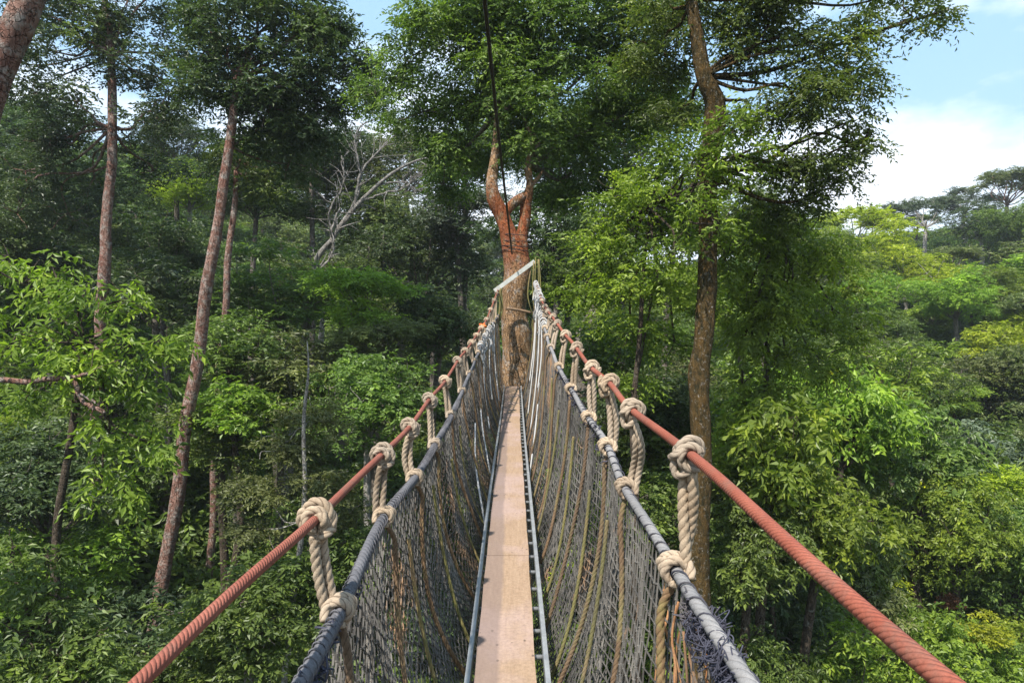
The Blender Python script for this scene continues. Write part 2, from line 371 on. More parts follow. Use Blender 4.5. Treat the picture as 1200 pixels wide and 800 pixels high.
# --- shared crown shapes (radius 4 m, origin at the crown centre)
PROTO = {}
def proto(kind, i, q=1.):
    key = (kind, i, q)
    if key in PROTO: return PROTO[key]
    rng = np.random.default_rng(hash(kind) % 1 + {'broad': 10, 'layer': 20, 'fine': 30, 'umbrella': 40, 'far': 50, 'conical': 60}[kind]+i)
    if kind == 'broad':
        bl = [(*(unit(rng.normal(size=3))*np.array([2.6, 2.6, 1.9])*rng.uniform(.5, 1)), rng.uniform(1.1, 1.8)) for _ in range(11)]
        kw = dict(leaf=.24, spray=.5, K=8, droop=.5, flat=.7, aspect=.40); per = 17
    elif kind == 'layer':
        bl = [(*(unit(rng.normal(size=3)*np.array([1, 1, .9]))*np.array([3., 3., 2.6])*rng.uniform(.4, 1)), rng.uniform(1.0, 1.7), .38) for _ in range(14)]
        kw = dict(leaf=.17, spray=.6, K=10, droop=.25, flat=.38, aspect=.42); per = 24
    elif kind == 'fine':
        bl = [(*(unit(rng.normal(size=3))*np.array([2.8, 2.8, 2.5])*rng.uniform(.45, 1)), rng.uniform(1.0, 1.8)) for _ in range(15)]
        kw = dict(leaf=.15, spray=.45, K=10, droop=.4, flat=.7, aspect=.46); per = 24
    elif kind == 'umbrella':
        bl = [(3.3*sin(a)*q, 3.3*cos(a)*q, .9-1.1*q*q+rng.normal()*.25, rng.uniform(.7, 1.15), .45) for a, q in [(rng.uniform(0, 6.28), rng.uniform(.1, 1)**.6) for _ in range(17)]]
        kw = dict(leaf=.20, spray=.4, K=9, droop=.15, flat=.5, aspect=.45); per = 21
    elif kind == 'conical':
        bl = [(1.6*sin(a)*(1-k/12), 1.6*cos(a)*(1-k/12), -3.4+k*.62, 1.35*(1-k/14), .35) for k, a in enumerate(rng.uniform(0, 6.28, 12))]
        kw = dict(leaf=.18, spray=.6, K=9, droop=.6, flat=.4, aspect=.34); per = 20
    else:
        bl = [(*(unit(rng.normal(size=3))*np.array([2.9, 2.9, 2.2])*rng.uniform(.4, 1)), rng.uniform(1.1, 1.7)) for _ in range(13)]
        kw = dict(leaf=.27, spray=.5, K=8, droop=.3, flat=.6, aspect=.5); per = 9
    C, R = lobe_clumps(rng, bl, .36, 1.15)
    kw['leaf'] *= q*1.12; kw['spray'] *= (1+q)/2; kw['K'] = max(6, int(kw['K']/q**.5)); per /= (q*1.12)**1.5
    V, T, ti = foliage(rng, C, R, per*2.4, **kw)
    cm = mesh_data('crown_'+kind, V, T, LEAF['mid'], False, ti)
    mb = MB(); st = (0, 0, -2.6 if kind != 'umbrella' else -2.2)
    for b in bl:
        limb_set(mb, rng, st, [b[:3]], .055, .02, 5)
        limb_set(mb, rng, b[:3], [np.array(b[:3])+unit(rng.normal(size=3))*b[3]*.8 for _ in range(3)], .03, .01, 4)
    if kind == 'conical': mb.add(*tube(np.array([[0,0,-2.6],[0,0,0],[0,0,3.6]]), np.array([.09,.06,.02]), 6))
    bm_ = mb.mesh('branches_'+kind, M['bark_grey'])
    PROTO[key] = (cm, bm_, st)
    return PROTO[key]
TREES = []
def ptree(px, py, d, R, kind, mat, i=0, bark='bark_grey', label=None, name='rainforest_tree', group=None, tr=None, squash=1., lean=0., rot=None):
    """tree whose crown centre shows at pixel px,py at depth d"""
    c = W(px, py, d); cm, bmsh, st = proto(kind, i, (1.35 if d < 33 else 1.) if R > 3.1 else 1.4 if R > 1.9 else (1.75 if kind == 'broad' else 1.9) if R > .9 else 3.); s = R/4
    rng = random.Random(int(px*7+py*13+d*31)); rz = rng.uniform(0, 6.28) if rot is None else rot
    gz = float(ground(c[0]-lean, c[1]))-.3
    base = np.array([c[0]-lean, c[1], gz]); root = empty(name, base)
    top = c+np.array([0, 0, st[2]*s*squash])
    if top[2] > gz+.6:
        r = tr or .05*R+.04; wob = (top[2]-gz)*.035
        p = catmull([(*base, r*1.4), (*(base*.6+top*.4+[rng.uniform(-wob, wob), 0, 0]), r), (*(base*.25+top*.75+[rng.uniform(-wob, wob), 0, 0]), r*.85), (*top, r*.7), (*(top*.6+c*.4), r*.3)], n=24)
        mb = MB(); mb.add(*tube(p[:, :3], p[:, 3], 12)); mb.build('trunk', M[bark], root, off=base)
    for nm, me_ in (('branches', bmsh), ('crown', cm)):
        o = obj(nm, me_, root, c-base); o.scale = (s, s, s*squash); o.rotation_euler = (0, 0, rz)
        o.material_slots[0].link = 'OBJECT'; o.material_slots[0].material = LEAF[mat] if nm == 'crown' else M[bark]
    tag(root, label, 'tree', group)
    TREES.append((root, px, py, d, R, kind, mat))
    return root

# ------------------------------------------------------------------ the rope bridge
def lerpc(tab):
    T = np.array(tab, float); yy = np.linspace(T[0, 0], T[-1, 0], 200)
    P = catmull(T, n=200)
    return lambda d: np.stack([np.interp(d, P[:, 0], P[:, 1]), np.asarray(d, float)*1., np.interp(d, P[:, 0], P[:, 2])], -1)
rail_R = lerpc([(-2.5,.50,-.42),(-1,.48,-.42),(.72,.46,-.36),(1.67,.46,-.295),(2.63,.46,-.262),(3.2,.46,-.20),(4.1,.46,-.14),(5.1,.46,-.02),(6.1,.46,.08),(7.7,.46,.27),(9.2,.46,.44),(10.8,.46,.67),(13,.47,1.05),(14.5,.49,1.27)])
rail_L = lerpc([(-2.5,-.56,-.62),(-1,-.55,-.60),(1.0,-.545,-.50),(1.85,-.53,-.477),(2.74,-.52,-.452),(3.47,-.52,-.434),(4.3,-.52,-.366),(5.4,-.52,-.30),(6.7,-.52,-.17),(8,-.52,-.08),(9.8,-.49,.12),(11.4,-.42,.38),(14,-.31,1.0),(14.5,-.30,1.10)])
edge_R = lerpc([(-2.5,.47,-.72),(-1,.45,-.70),(1.2,.42,-.605),(1.8,.43,-.60),(2.6,.44,-.57),(3.2,.45,-.50),(3.9,.44,-.44),(4.9,.42,-.34),(5.84,.40,-.22),(7,.39,-.05),(9,.42,.22),(11,.46,.50),(13,.48,.79),(14.5,.49,1.0)])
edge_L = lerpc([(-2.5,-.50,-.86),(-1,-.48,-.82),(1.2,-.465,-.76),(1.85,-.474,-.74),(2.74,-.51,-.70),(3.47,-.49,-.69),(4.3,-.48,-.645),(5.4,-.47,-.567),(6.7,-.477,-.46),(8,-.47,-.32),(9.8,-.465,-.12),(11.4,-.43,.11),(14,-.30,.50),(14.5,-.29,.58)])
deck = lerpc([(-2.5,-.02,-1.72),(0,-.02,-1.62),(2.95,-.015,-1.475),(5.8,-.014,-1.335),(8.2,-.008,-1.27),(10.6,.002,-1.19),(12.5,.01,-1.07),(14.5,.02,-.93)])
bridge = empty('rope_bridge', (0, 0, -1.7)); BO = (0, 0, -1.7)
tag(bridge, 'narrow rope canopy bridge with sandy plank deck, net sides and two red handrail ropes', 'rope bridge')
rng = np.random.default_rng(5)

def net_surf(s, d, v):
    E = edge_R(d) if s > 0 else edge_L(d)
    K = deck(d); v = np.asarray(v)[..., None]
    B = K+np.array([s*.15, 0, -.30])
    h = (E-K)[..., 2:3]
    Cc = np.concatenate([E[..., :1]*.93+K[..., :1]*.07, K[..., 1:2], B[..., 2:3]+h*.42], -1)
    P = (1-v)**2*E+2*v*(1-v)*Cc+v*v*B
    d = np.asarray(d); bell = (4*v*(1-v))[..., 0]
    P[..., 0] += s*bell*(.016*np.sin(d*7.9+s)+.008*np.sin(d*17+v[..., 0]*5))
    P[..., 2] += bell*(.012*np.sin(d*8.05+2))
    return P
def make_net(s, pitch, rows, stagger, rstr, d0=-2.4, d1=14.35, out=0., vlo=.012):
    nd = int((d1-d0)/pitch); dd = np.linspace(d0, d1, nd); vv = np.linspace(vlo, 1, rows)
    Dg, Vg = np.meshgrid(dd, vv, indexing='ij')
    Dg = Dg+rng.normal(0, pitch*.07, Dg.shape)+.015*np.sin(Vg*7+Dg*1.3)
    if stagger: Dg = Dg+pitch*.22*np.where((np.add.outer(np.arange(nd), np.arange(rows)) % 2) == 0, 1, -1)
    Vg = np.clip(Vg+rng.normal(0, .0022, Vg.shape)+.006*np.sin(Dg*5.3+1), .0, 1)
    P = net_surf(s, Dg, Vg)+rng.normal(0, .0016, Dg.shape+(3,)); P[..., 0] += s*out*(1+.6*np.sin(Dg*6+Vg*4))
    A, B = [], []
    A.append(P[:, :-1].reshape(-1, 3)); B.append(P[:, 1:].reshape(-1, 3))        # up and down strands
    if stagger:                                                                    # brick-like meshes
        m = (np.add.outer(np.arange(nd-1), np.arange(rows)) % 2) == 0
        A.append(P[:-1][m]); B.append(P[1:][m])
    else: A.append(P[:-1].reshape(-1, 3)); B.append(P[1:].reshape(-1, 3))
    A = np.vstack(A); B = np.vstack(B); n = len(A)
    T = unit(B-A); N = unit(np.cross(T, np.array([.3, .2, 1.]))); Q = np.cross(T, N)
    r = rstr*rng.uniform(.8, 1.2, n)[:, None]
    ring = [(N*cos(a)+Q*sin(a))*r for a in (0, 2.094, 4.189)]
    V = np.stack([A+ring[0], A+ring[1], A+ring[2], B+ring[0], B+ring[1], B+ring[2]], 1).reshape(-1, 3)
    b = (np.arange(n)*6)[:, None]
    F4 = np.concatenate([b+[0,1,4,3], b+[1,2,5,4], b+[2,0,3,5]], 1).reshape(-1, 4)
    K = P[(dd > .9) & (dd < 6)].reshape(-1, 3)                                      # little knots on the nearer meshes
    k = rstr*1.9; oc = np.array([[k,0,0],[-k,0,0],[0,k,0],[0,-k,0],[0,0,k],[0,0,-k]])
    KV = (K[:, None]+oc).reshape(-1, 3); b = (np.arange(len(K))*6)[:, None]+len(V)
    F3 = np.concatenate([b+[0,2,4], b+[2,1,4], b+[1,3,4], b+[3,0,4], b+[2,0,5], b+[1,2,5], b+[3,1,5], b+[0,3,5]], 1).reshape(-1, 3)
    V = np.vstack([V, KV])
    return obj('net', mesh_data('net', V-np.array(BO), [F4, F3], M['net'], False), bridge)
make_net(1, .046, 32, False, .0030)
make_net(-1, .040, 45, True, .0029)
make_net(1, .044, 28, True, .0030, 2.6, 14.3, .030, .10)
make_net(-1, .044, 31, True, .0031, 1.9, 14.3, .028, .06)

# handrails and the grey ropes the nets hang from
def long_rope(fn, name, mat, r, sides, lo, tw, amp, wob):
    dd = np.concatenate([np.arange(-2.5, 5, .012), np.arange(5, 14.5, .04)])
    P = fn(dd); P[:, 0] += wob*np.sin(dd*4.1); P[:, 2] += wob*np.sin(dd*5.7+1)
    mb = MB(); mb.add(*tube(P, r, sides, lo, tw, amp)); return mb.build(name, M[mat], bridge, off=BO)
long_rope(rail_R, 'handrail', 'rail', .0132, 14, 0, 0, 0, .001)
long_rope(rail_L, 'handrail', 'rail', .0126, 14, 0, 0, 0, .001)
long_rope(edge_R, 'edge_rope', 'edge_light', .0165, 16, 4, 45, .14, .004)
long_rope(edge_L, 'edge_rope', 'edge', .0190, 16, 4, 45, .16, .004)
def wrap_coil(fn, d0, d1, pitch, rr, r, mat, jit=.2):                # thin cord wound round a grey rope
    a = np.arange(0, (d1-d0)/pitch*2*pi, .5); d = d0+a*pitch/(2*pi); P = fn(d)
    q = rr+rng.normal(0, rr*jit*.15, len(a))
    P[:, 0] += q*np.cos(a+np.sin(a*.13)); P[:, 2] += q*np.sin(a+np.sin(a*.13))
    mb = MB(); mb.add(*tube(P, r, 6)); return mb.build('lashing', M[mat], bridge, off=BO)
wrap_coil(edge_L, .6, 6, .036, .0192, .0026, 'edge')
wrap_coil(edge_R, .6, 6, .085, .0175, .0024, 'tangle')

# frayed dark netting bunched on the near right edge rope, with orange twine under it
mb = MB(); mo = MB()
for k in range(170):
    d = rng.uniform(.95, 1.62); c = edge_R(d)+np.array([rng.normal(-.004, .013), 0, rng.normal(-.036, .020)])
    pts = [c+rng.normal(size=3)*.016 for _ in range(8)]
    mb.add(*tube(catmull(pts, n=48), .0015, 5))
for k in range(60):
    d = rng.uniform(3.0, 6); c = edge_R(d)+np.array([0, 0, rng.normal(-.03, .02)])
    mb.add(*tube(catmull([c+rng.normal(size=3)*.018 for _ in range(5)], n=12), .003, 4))
mb.build('frayed_netting', M['tangle'], bridge, off=BO)
for k in range(26):
    d = rng.uniform(1.35, 2.0); v0 = rng.uniform(0.02, .25); v1 = v0+rng.uniform(.08, .4)
    pts = [net_surf(1, d+rng.normal(0, .02), v0+(v1-v0)*q)+rng.normal(size=3)*.009 for q in (0, .25, .5, .75, 1)]
    mo.add(*tube(catmull(pts, n=18), .0034, 5))
mo.build('orange_twine', M['twine'], bridge, off=BO)
mb = MB()
for k in range(60):
    d = rng.uniform(1.1, 2.1); c = edge_L(d)+np.array([0, 0, rng.normal(-.035, .014)])
    mb.add(*tube(catmull([c+rng.normal(size=3)*.014 for _ in range(5)], n=12), .003, 5))
mb.build('frayed_netting', M['tangle'], bridge, off=BO)

# hanging ropes: a knot on the handrail, doubled legs, a hitch on the edge rope, then one strand down the net
def frame(fn, d):
    P = fn(d); T = unit(fn(d+.05)-fn(d-.05)); S = unit(np.cross(T, [0, 0, 1.])); U = np.cross(S, T)
    return P, T, S, U
def hanger(s, d, seed):
    r_ = np.random.default_rng(seed)
    near = d < 4.5; mid = d < 8
    st = .005 if near else .012 if mid else .03; sd = 16 if near else 10 if mid else 7
    rr = .0135*r_.uniform(.92, 1.1); tw = TW
    lo = 3 if mid else 0
    kk = rr*.88; rr *= 1.2 if s > 0 and d < 2 else 1
    rail, edge = (rail_R, edge_R) if s > 0 else (rail_L, edge_L)
    P, T, S, U = frame(rail, d); inn = -s*S if S[0] > 0 else s*S         # towards the walkway
    inn = np.array([-s, 0, 0.]); inn = unit(inn-T*inn.dot(T)); U = np.cross(inn, T); U = U if U[2] > 0 else -U
    fat = r_.uniform(.85, 1.15)
    K = MB()
    def coil(r0, t0, t1, turns, ph, rad, wob=.0):                          # turns round the rail between two offsets
        a = np.linspace(0, 2*pi*turns, int(26*turns)); q = a/a[-1]
        off = t0+(t1-t0)*q+.006*np.sin(a*.5+ph)
        R = r0+wob*np.sin(a*1.5+ph)
        p = P+T*off[:, None]+(inn*np.sin(a+ph)[:, None]+U*np.cos(a+ph)[:, None])*R[:, None] if np.ndim(R) else P
        K.add(*tube(catmull(p, step=st), rad, sd, lo, tw, .36))
    coil(.0145+kk*.8, -.030*fat, .026*fat, 2.4, r_.uniform(0, 6), kk)
    coil(.0145+kk*1.75, .020*fat, -.024*fat, 1.3, r_.uniform(0, 6), kk, .005)
    cen = P+inn*.016-U*.010                                                # crossing bight over the coils and at the throat
    for (rad_, tilt, y) in ((.029, .6, 0), (.024, -.8, -.026)):
        a = np.linspace(0, 2*pi, 34); ax = unit(T*cos(tilt)+U*sin(tilt)); b1 = unit(np.cross(ax, inn)); b2 = unit(np.cross(ax, b1))
        p = cen+U*y+(b1*np.cos(a)[:, None]*rad_+b2*np.sin(a)[:, None]*rad_*.9)+ax*(.012*np.sin(2*a))[:, None]
        K.add(*tube(catmull(p, step=st), kk, sd, lo, tw, .36))
    for sg in (1, -1):
        p = catmull([P+T*.016*sg+U*.026, P+T*.028*sg+inn*.026, P+T*.014*sg-U*.034+inn*.012, P-U*.055+T*.012*sg], step=st)
        K.add(*tube(p, kk, sd, lo, tw, .36))
    # hitch
    E, TE, SE, UE = frame(edge, d+r_.uniform(-.04, .04)); inE = np.array([-s, 0, 0.]); inE = unit(inE-TE*inE.dot(TE)); UE = np.cross(inE, TE); UE = UE if UE[2] > 0 else -UE
    H = MB()
    for (o0, o1, tn, ph) in ((-.022, .006, 1.35, 2.5), (.012, .036, 1.2, .6)):
        a = np.linspace(0, 2*pi*tn, int(28*tn)); off = o0+(o1-o0)*a/a[-1]
        p = E+TE*off[:, None]+(inE*np.sin(a+ph)[:, None]+UE*np.cos(a+ph)[:, None])*(.0165+rr*.85)
        H.add(*tube(catmull(p, step=st), rr*.9, sd, lo, tw, .36))
    p = catmull([E-TE*.045-inE*.030-UE*.01, E-TE*.02+UE*.02-inE*.03, E+TE*.01+UE*.036, E+TE*.035+UE*.01+inE*.032, E+TE*.03-UE*.035+inE*.01], step=st)
    H.add(*tube(p, rr*.9, sd, lo, tw, .36))
    # legs
    L = MB(); a0 = P-U*.045; b0 = E-inE*.022
    bow = r_.uniform(-.01, .02); spread = .017 if not (s > 0 and d < 2) else .014
    turns = r_.uniform(.1, .8)*(1.4 if s > 0 and d < 2 else 1)
    for sg in (1, -1):
        q = np.linspace(0, 1, 12)[:, None]
        m = a0*(1-q)+b0*q-inn*np.sin(q*pi)*bow
        ang = pi*turns*q+(.3 if sg > 0 else .3+pi)
        wv = spread*(1-.25*q)
        m = m+wv*(T*np.cos(ang)+inn*np.sin(ang))
        if s > 0 and 2.2 < d < 2.8: m = m+inn*np.sin(q*pi)*.0-T*np.sin(q*2*pi)*.02-inn*np.sin(q*pi)*.03
        L.add(*tube(catmull(m, step=st), rr, sd, lo, tw, .36))
    # hanging strand down the net
    G = MB(); lean = r_.uniform(.05, .22); vv = np.linspace(.0, .86, 14)
    p = np.array([net_surf(s, d-lean*v**1.2+.03*sin(v*5+seed), v) for v in vv]); p[:, 0] += -s*(.020+.012*np.sin(vv*6+seed)); p[0] = E-UE*.02
    G.add(*tube(catmull(p, step=st*1.2), rr*.80, sd, lo, tw, .36))
    root = L.build('hanging_rope', M['rope'], bridge, off=BO)
    K.build('knot', M['rope'], root, off=BO); H.build('hitch', M['rope'], root, off=BO); G.build('support_strand', M['rope_brown'], root, off=BO)
RD = [1.78, 2.60, 3.23, 3.92, 4.85, 5.84, 6.9, 7.7, 8.6, 9.5, 10.4, 11.3, 12.2, 13.1, 13.9]
LD = [1.86, 2.74, 3.47, 4.3, 5.3, 6.5, 7.6, 8.6, 9.5, 10.4, 11.3, 12.2, 13.1, 13.9]
for k, d in enumerate([.62-1.6, .35]+RD[:]): hanger(1, d if d > .5 else d-.6, 100+k) if d != .35 else None
for k, d in enumerate([-.6]+LD): hanger(-1, d, 200+k)
# extra supporting strands between the knots (brown, going mossy yellow low down)
M['moss_rope'] = rope_mat('mossy_yellow_rope', (.12,.11,.055), (.165,.15,.06), (.24,.17,.10), 40, tw=TW)
for s, ds in ((1, [2.95, 3.55, 4.4, 5.4, 6.4]), (-1, [3.1, 3.9, 5.0, 5.9])):
    for d in ds:
        q = rng.uniform(.1, .2); vv = np.linspace(q, .88, 10)
        p = np.array([net_surf(s, d-.25*v**1.2, v) for v in vv]); p[:, 0] += -s*.018
        mb = MB(); mb.add(*tube(catmull(p, step=.008 if d < 4.5 else .02), .0095, 12 if d < 4.5 else 8, 3, TW, .36)); mb.build('support_strand', M['moss_rope'], bridge, off=BO)
# pale cords laced down the far nets
for s, a, b, v0, v1 in ((-1,11.8,10.8,.05,.55),(-1,10.4,9.2,.05,.65),(-1,9.0,7.4,.2,.8),(-1,12.8,12.0,.0,.7),(-1,7.2,5.6,.3,.8),
                        (1,12.3,10.6,.0,.75),(1,11.0,9.6,.0,.6),(1,10.0,8.6,.05,.7),(1,8.9,7.2,.35,.85),(1,13.2,12.2,.0,.6),(1,9.2,8.4,.0,.35)):
    q = np.linspace(0, 1, 10); p = np.array([net_surf(s, a+(b-a)*x, v0+(v1-v0)*x) for x in q]); p[:, 0] += -s*.03
    mb = MB(); mb.add(*tube(catmull(p[[0,4,9]], step=.05), .009, 6)); mb.build('lacing_cord', M['cord'], bridge, off=BO)
# pale cloth-like wrapping where ropes climb to the tree
for s, fn, d0, d1 in ((-1, edge_L, 9.6, 12.6), (1, edge_R, 8.6, 13.6), (1, rail_R, 10.6, 13.8)):
    mb = MB()
    for k in range(16):
        d = d0+(d1-d0)*k/16+rng.uniform(0, .15); c = fn(d)
        a = np.linspace(0, 4*pi, 20); p = c+np.stack([np.cos(a)*(.035+.02*rng.random()), np.linspace(0, .06, 20), np.sin(a)*(.05+.03*rng.random())], 1)
        mb.add(*tube(p, .010, 5))
        if rng.random() < .6:
            e = c+np.array([-s*rng.uniform(.0, .08), rng.normal(0, .1), -rng.uniform(.15, .5)]); mb.add(*tube(catmull([c, (c+e)/2+rng.normal(size=3)*.03, e], n=8), .012, 5))
    mb.build('cord_binding', M['cord'], bridge, off=BO)
# red cloth scrap on the left handrail
mb = MB(); c = rail_L(10.6)
for k in range(8): mb.add(*tube(catmull([c+rng.normal(size=3)*.035 for _ in range(6)], n=16), .014, 6))
M['redcloth'] = simple('orange_red_cloth', (.55,.12,.03), (.62,.18,.05), 12)
mb.build('cloth_scrap', M['redcloth'], bridge, off=BO)

# deck: planks laid end to end on an aluminium ladder
cuts = [-2.4, .9, 4.45, 7.9, 10.62, 12.9, 14.35]
for a, b in zip(cuts[:-1], cuts[1:]):
    dd = np.linspace(a+.004, b-.004, 24); K = deck(dd); n = len(dd)
    wL = -.150+.0015*np.sin(dd*9)+.0; wR = .122+.002*np.sin(dd*7+1); jx = rng.normal(0, .003); jz = rng.uniform(0, .006)
    sag = -.006*np.sin((dd-a)/(b-a)*pi)
    ring = np.stack([np.stack([K[:, 0]+wL+jx, dd, K[:, 2]+jz+sag], 1), np.stack([K[:, 0]+wR+jx, dd, K[:, 2]+jz+sag], 1),
                     np.stack([K[:, 0]+wR+jx, dd, K[:, 2]+jz-.03+sag], 1), np.stack([K[:, 0]+wL+jx, dd, K[:, 2]+jz-.03+sag], 1)], 1)
    V = ring.reshape(-1, 3); i4 = np.arange(n-1)[:, None]*4
    Q = np.concatenate([i4+[j, (j+1) % 4, 4+(j+1) % 4, 4+j] for j in range(4)], 0)
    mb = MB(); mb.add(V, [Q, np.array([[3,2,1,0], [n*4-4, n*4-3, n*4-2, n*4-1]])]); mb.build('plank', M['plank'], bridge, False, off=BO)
for x0 in (-.180, .172):
    dd = np.linspace(-2.4, 14.35, 90); K = deck(dd); w = .011; h0, h1 = .012, -.055
    ring = np.stack([np.stack([K[:, 0]+x0+sx*w, dd, K[:, 2]+hz], 1) for sx, hz in ((-1, h0), (1, h0), (1, h1), (-1, h1))], 1)
    i4 = np.arange(89)[:, None]*4
    Q = np.concatenate([i4+[j, (j+1) % 4, 4+(j+1) % 4, 4+j] for j in range(4)], 0)
    mb = MB(); mb.add(ring.reshape(-1, 3), [Q, np.array([[3,2,1,0], [356,357,358,359]])]); mb.build('side_rail', M['alu'], bridge, False, off=BO)
rung = MB(); rung.add(*tube(np.array([[-.17, 0, 0], [.0, 0, 0], [.162, 0, 0]]), .012, 8)); rung = rung.mesh('rung', M['alu'])
for d in np.arange(-2.2, 14.3, .26):
    K = deck(d); o = obj('rung', rung, bridge, tuple(K+np.array([0, 0, -.046])-np.array(BO)))
# landing timbers at the tree
for z, y, x0, x1 in ((-1.03, 14.45, -.42, .55), (-1.03, 15.45, -.5, .6)):
    mb = MB(); mb.add(*box(((x0+x1)/2, y, z), (x1-x0, .12, .12))); mb.build('bearer', M['wood'], bridge, False, off=BO)

# pale board lashed across the anchor ropes, thin pole below it, and the overhead cable
a, b = W(583, 338, 14.35), W(623, 309, 14.75)
mb = MB(); c = (a+b)/2; L = np.linalg.norm(b-a); V, Q = box((0,0,0), (L*1.08, .035, .085)); t = math.atan2(b[2]-a[2], b[0]-a[0])
V = V @ np.array([[cos(t),0,sin(t)],[0,1,0],[-sin(t),0,cos(t)]]); V[:, 1] += V[:, 0]*(b[1]-a[1])/L
mb.add(V+c, Q); o = mb.build('wooden_board', M['board'], None, False, off=c); o.location = c
tag(o, 'pale weathered board slanting across the trunk where the handrail ropes end', 'board')
mb = MB(); a, b = W(594, 361, 14.4), W(625, 367, 14.55); mb.add(*tube(catmull([a, (a+b)/2+[0,0,.01], b], n=8), .028, 8))
o = mb.build('wooden_pole', M['wood'], None, off=a); o.location = a
tag(o, 'thin brown pole tied level across the trunk below the pale board', 'pole')
mb = MB(); pts = [(-.34,-3,2.75),(-.28,0,2.66),(-.20,5,2.49),(-.14,8,2.26),(-.06,11.5,2.02),(0,14.35,1.84)]
P = catmull(pts, step=.02); mb.add(*tube(P, .0175, 10, 5, 120, .15)); o = mb.build('overhead_cable', M['cable'], None)
tag(o, 'dark steel safety cable running overhead to the red forked trunk', 'cable')
# ropes round the trunk that carry the bridge, one bundle each side
def bundle(p0, p1, label, seed):
    r_ = np.random.default_rng(seed); mb = MB(); p0 = np.array(p0); p1 = np.array(p1)
    for k in range(7):
        o_ = r_.normal(size=3)*.03; mb.add(*tube(catmull([p0+o_, p0*.6+p1*.4+o_*1.6+r_.normal(size=3)*.02, p0*.25+p1*.75+r_.normal(size=3)*.04, p1+r_.normal(size=3)*.03], n=24), .014, 7, 3, 70, .2))
    o = mb.build('anchor_rope', M['moss_rope'], None, off=p0); o.location = p0; tag(o, label, 'rope')
bundle(W(628, 305, 14.7), W(628, 405, 14.4), 'bundle of yellowish anchor ropes hanging right of the forked trunk below the board', 3)
bundle(W(584, 338, 14.45), W(581, 400, 14.3), 'bundle of yellowish anchor ropes hanging left of the forked trunk below the board', 4)

# ------------------------------------------------------------------ trees one can tell apart
def B(px, py, d, rpx, sq=.75): return (*W(px, py, d), rpx/F*d, sq)
def T_(px, py, d, wpx): return (*W(px, py, d), wpx/F*d/2)
def S_(*pts): return [T_(*p) for p in pts]

# forked tree that carries the far end
hero_tree('forked_tree', 'tall forked tree with peeling orange-red bark where the rope bridge ends', 
  S_((604,520,15.2,42),(607,450,15.2,40),(606,400,15.2,37),(603,345,15.2,34),(604,310,15.2,38),(599,288,15.2,27),(594,268,15.2,22),(586,247,15.2,20),(579,230,15.1,18),(578,212,15.1,17),(580,190,15.2,13),(582,165,15.2,10),(580,100,15.3,8),(575,20,15.4,7)),
  [B(475,70,16,38),B(530,25,15.5,55),B(500,130,16.5,48),B(545,170,16.5,40),B(590,60,15.5,60),B(650,30,15,65),B(640,110,15.5,65),B(600,170,16.5,40),B(700,70,15,60),B(690,150,16,55),B(660,215,17,40),
   B(740,20,15,60),B(560,95,16,50),B(632,165,14.9,26),B(760,110,16,55),B(560,-60,15.5,80),B(680,-60,15,80),B(520,215,18,30),B(725,205,16.5,45),B(440,110,18,30)],
  'mid', 'bark_centre', gnarl=.30, leaf=.115, per=30, seed=11, limb_r=.06, limb_from=[tuple(W(583,130,15.2)), tuple(W(622,190,15.3)), tuple(W(577,10,15.3))],
  stems=[S_((608,315,15.2,20.2),(613,292,15.25,16.8),(612,272,15.3,13.4),(616,252,15.3,14.3),(617,234,15.3,12.6),(621,217,15.3,9.2),(619,196,15.4,8.4),(624,170,15.4,6.7),(612,130,15.5,5.0)), S_((590,256,15.2,10.9),(597,243,15.15,10.1),(605,236,15.15,10.9),(611,231,15.2,9.2),(618,229,15.3,8.4)), S_((618,222,15.3,6.7),(628,212,15.3,5.0),(636,200,15.4,3.4))],
  K=9, spray=.42, droop=.5)
def trunk_bands():
    mb = MB(); r_ = np.random.default_rng(8)
    for py, wpx in ((295, 37), (290, 36), (284, 35), (277, 35)):
        c = W(605.5, py, 15.2); a = np.linspace(0, 2*pi, 40); R = wpx/F*15.2/2
        p = c+np.stack([R*np.cos(a), R*.95*np.sin(a), .02*np.sin(2*a+py)+r_.normal(0, .003, 40)], 1); p[-1] = p[0]
        mb.add(*tube(p, .010, 6))
    o = mb.build('cable_lashing', M['cable'], None, off=W(605, 285, 15.2)); o.location = W(605, 285, 15.2)
    tag(o, 'dark cable lashing wound round the forked trunk just under the fork', 'lashing')
trunk_bands()
# tree right of the bridge, near, mossy
hero_tree('mossy_tree', 'tall dark crooked tree with orange mossy trunk and wide crown right of the bridge',
  S_((824,770,12.5,30),(823,690,12.5,27),(820,600,12.5,25),(821,500,12.5,26),(821,440,12.5,29),(826,400,12.5,26),(827,320,12.5,26),(830,250,12.5,24),(834,190,12.5,24),(838,140,12.4,30),(836,115,12.3,29),(824,90,12.2,24),(817,50,12.2,19),(811,0,12.2,17),(806,-80,12.2,13)),
  [B(900,30,12,55),B(950,50,12,50),B(985,95,12,38),B(1000,140,12,24),B(930,115,12,48),B(880,140,12.5,26),B(950,180,12,36),B(1000,170,12,22),B(1010,35,12,26),B(1070,20,12,24),B(1110,12,12,18),B(1060,-15,12,34),B(960,-30,12,60),B(870,-20,12,60),
   B(900,190,12.5,30),B(960,225,12.5,32),B(915,240,13,34),B(780,60,12.8,50),B(795,130,13,36),B(790,10,12.5,45),B(870,70,12.5,24),B(985,200,12.3,20),B(1015,160,12,12)],
  'mid', 'bark_mossy', leaf=.095, per=24, seed=12, limb_r=.045, limb_from=[tuple(W(824,90,12.2)), tuple(W(830,200,12.5)), tuple(W(811,0,12.2))], dens=.95, K=9, spray=.36, droop=.45, hang=.15)
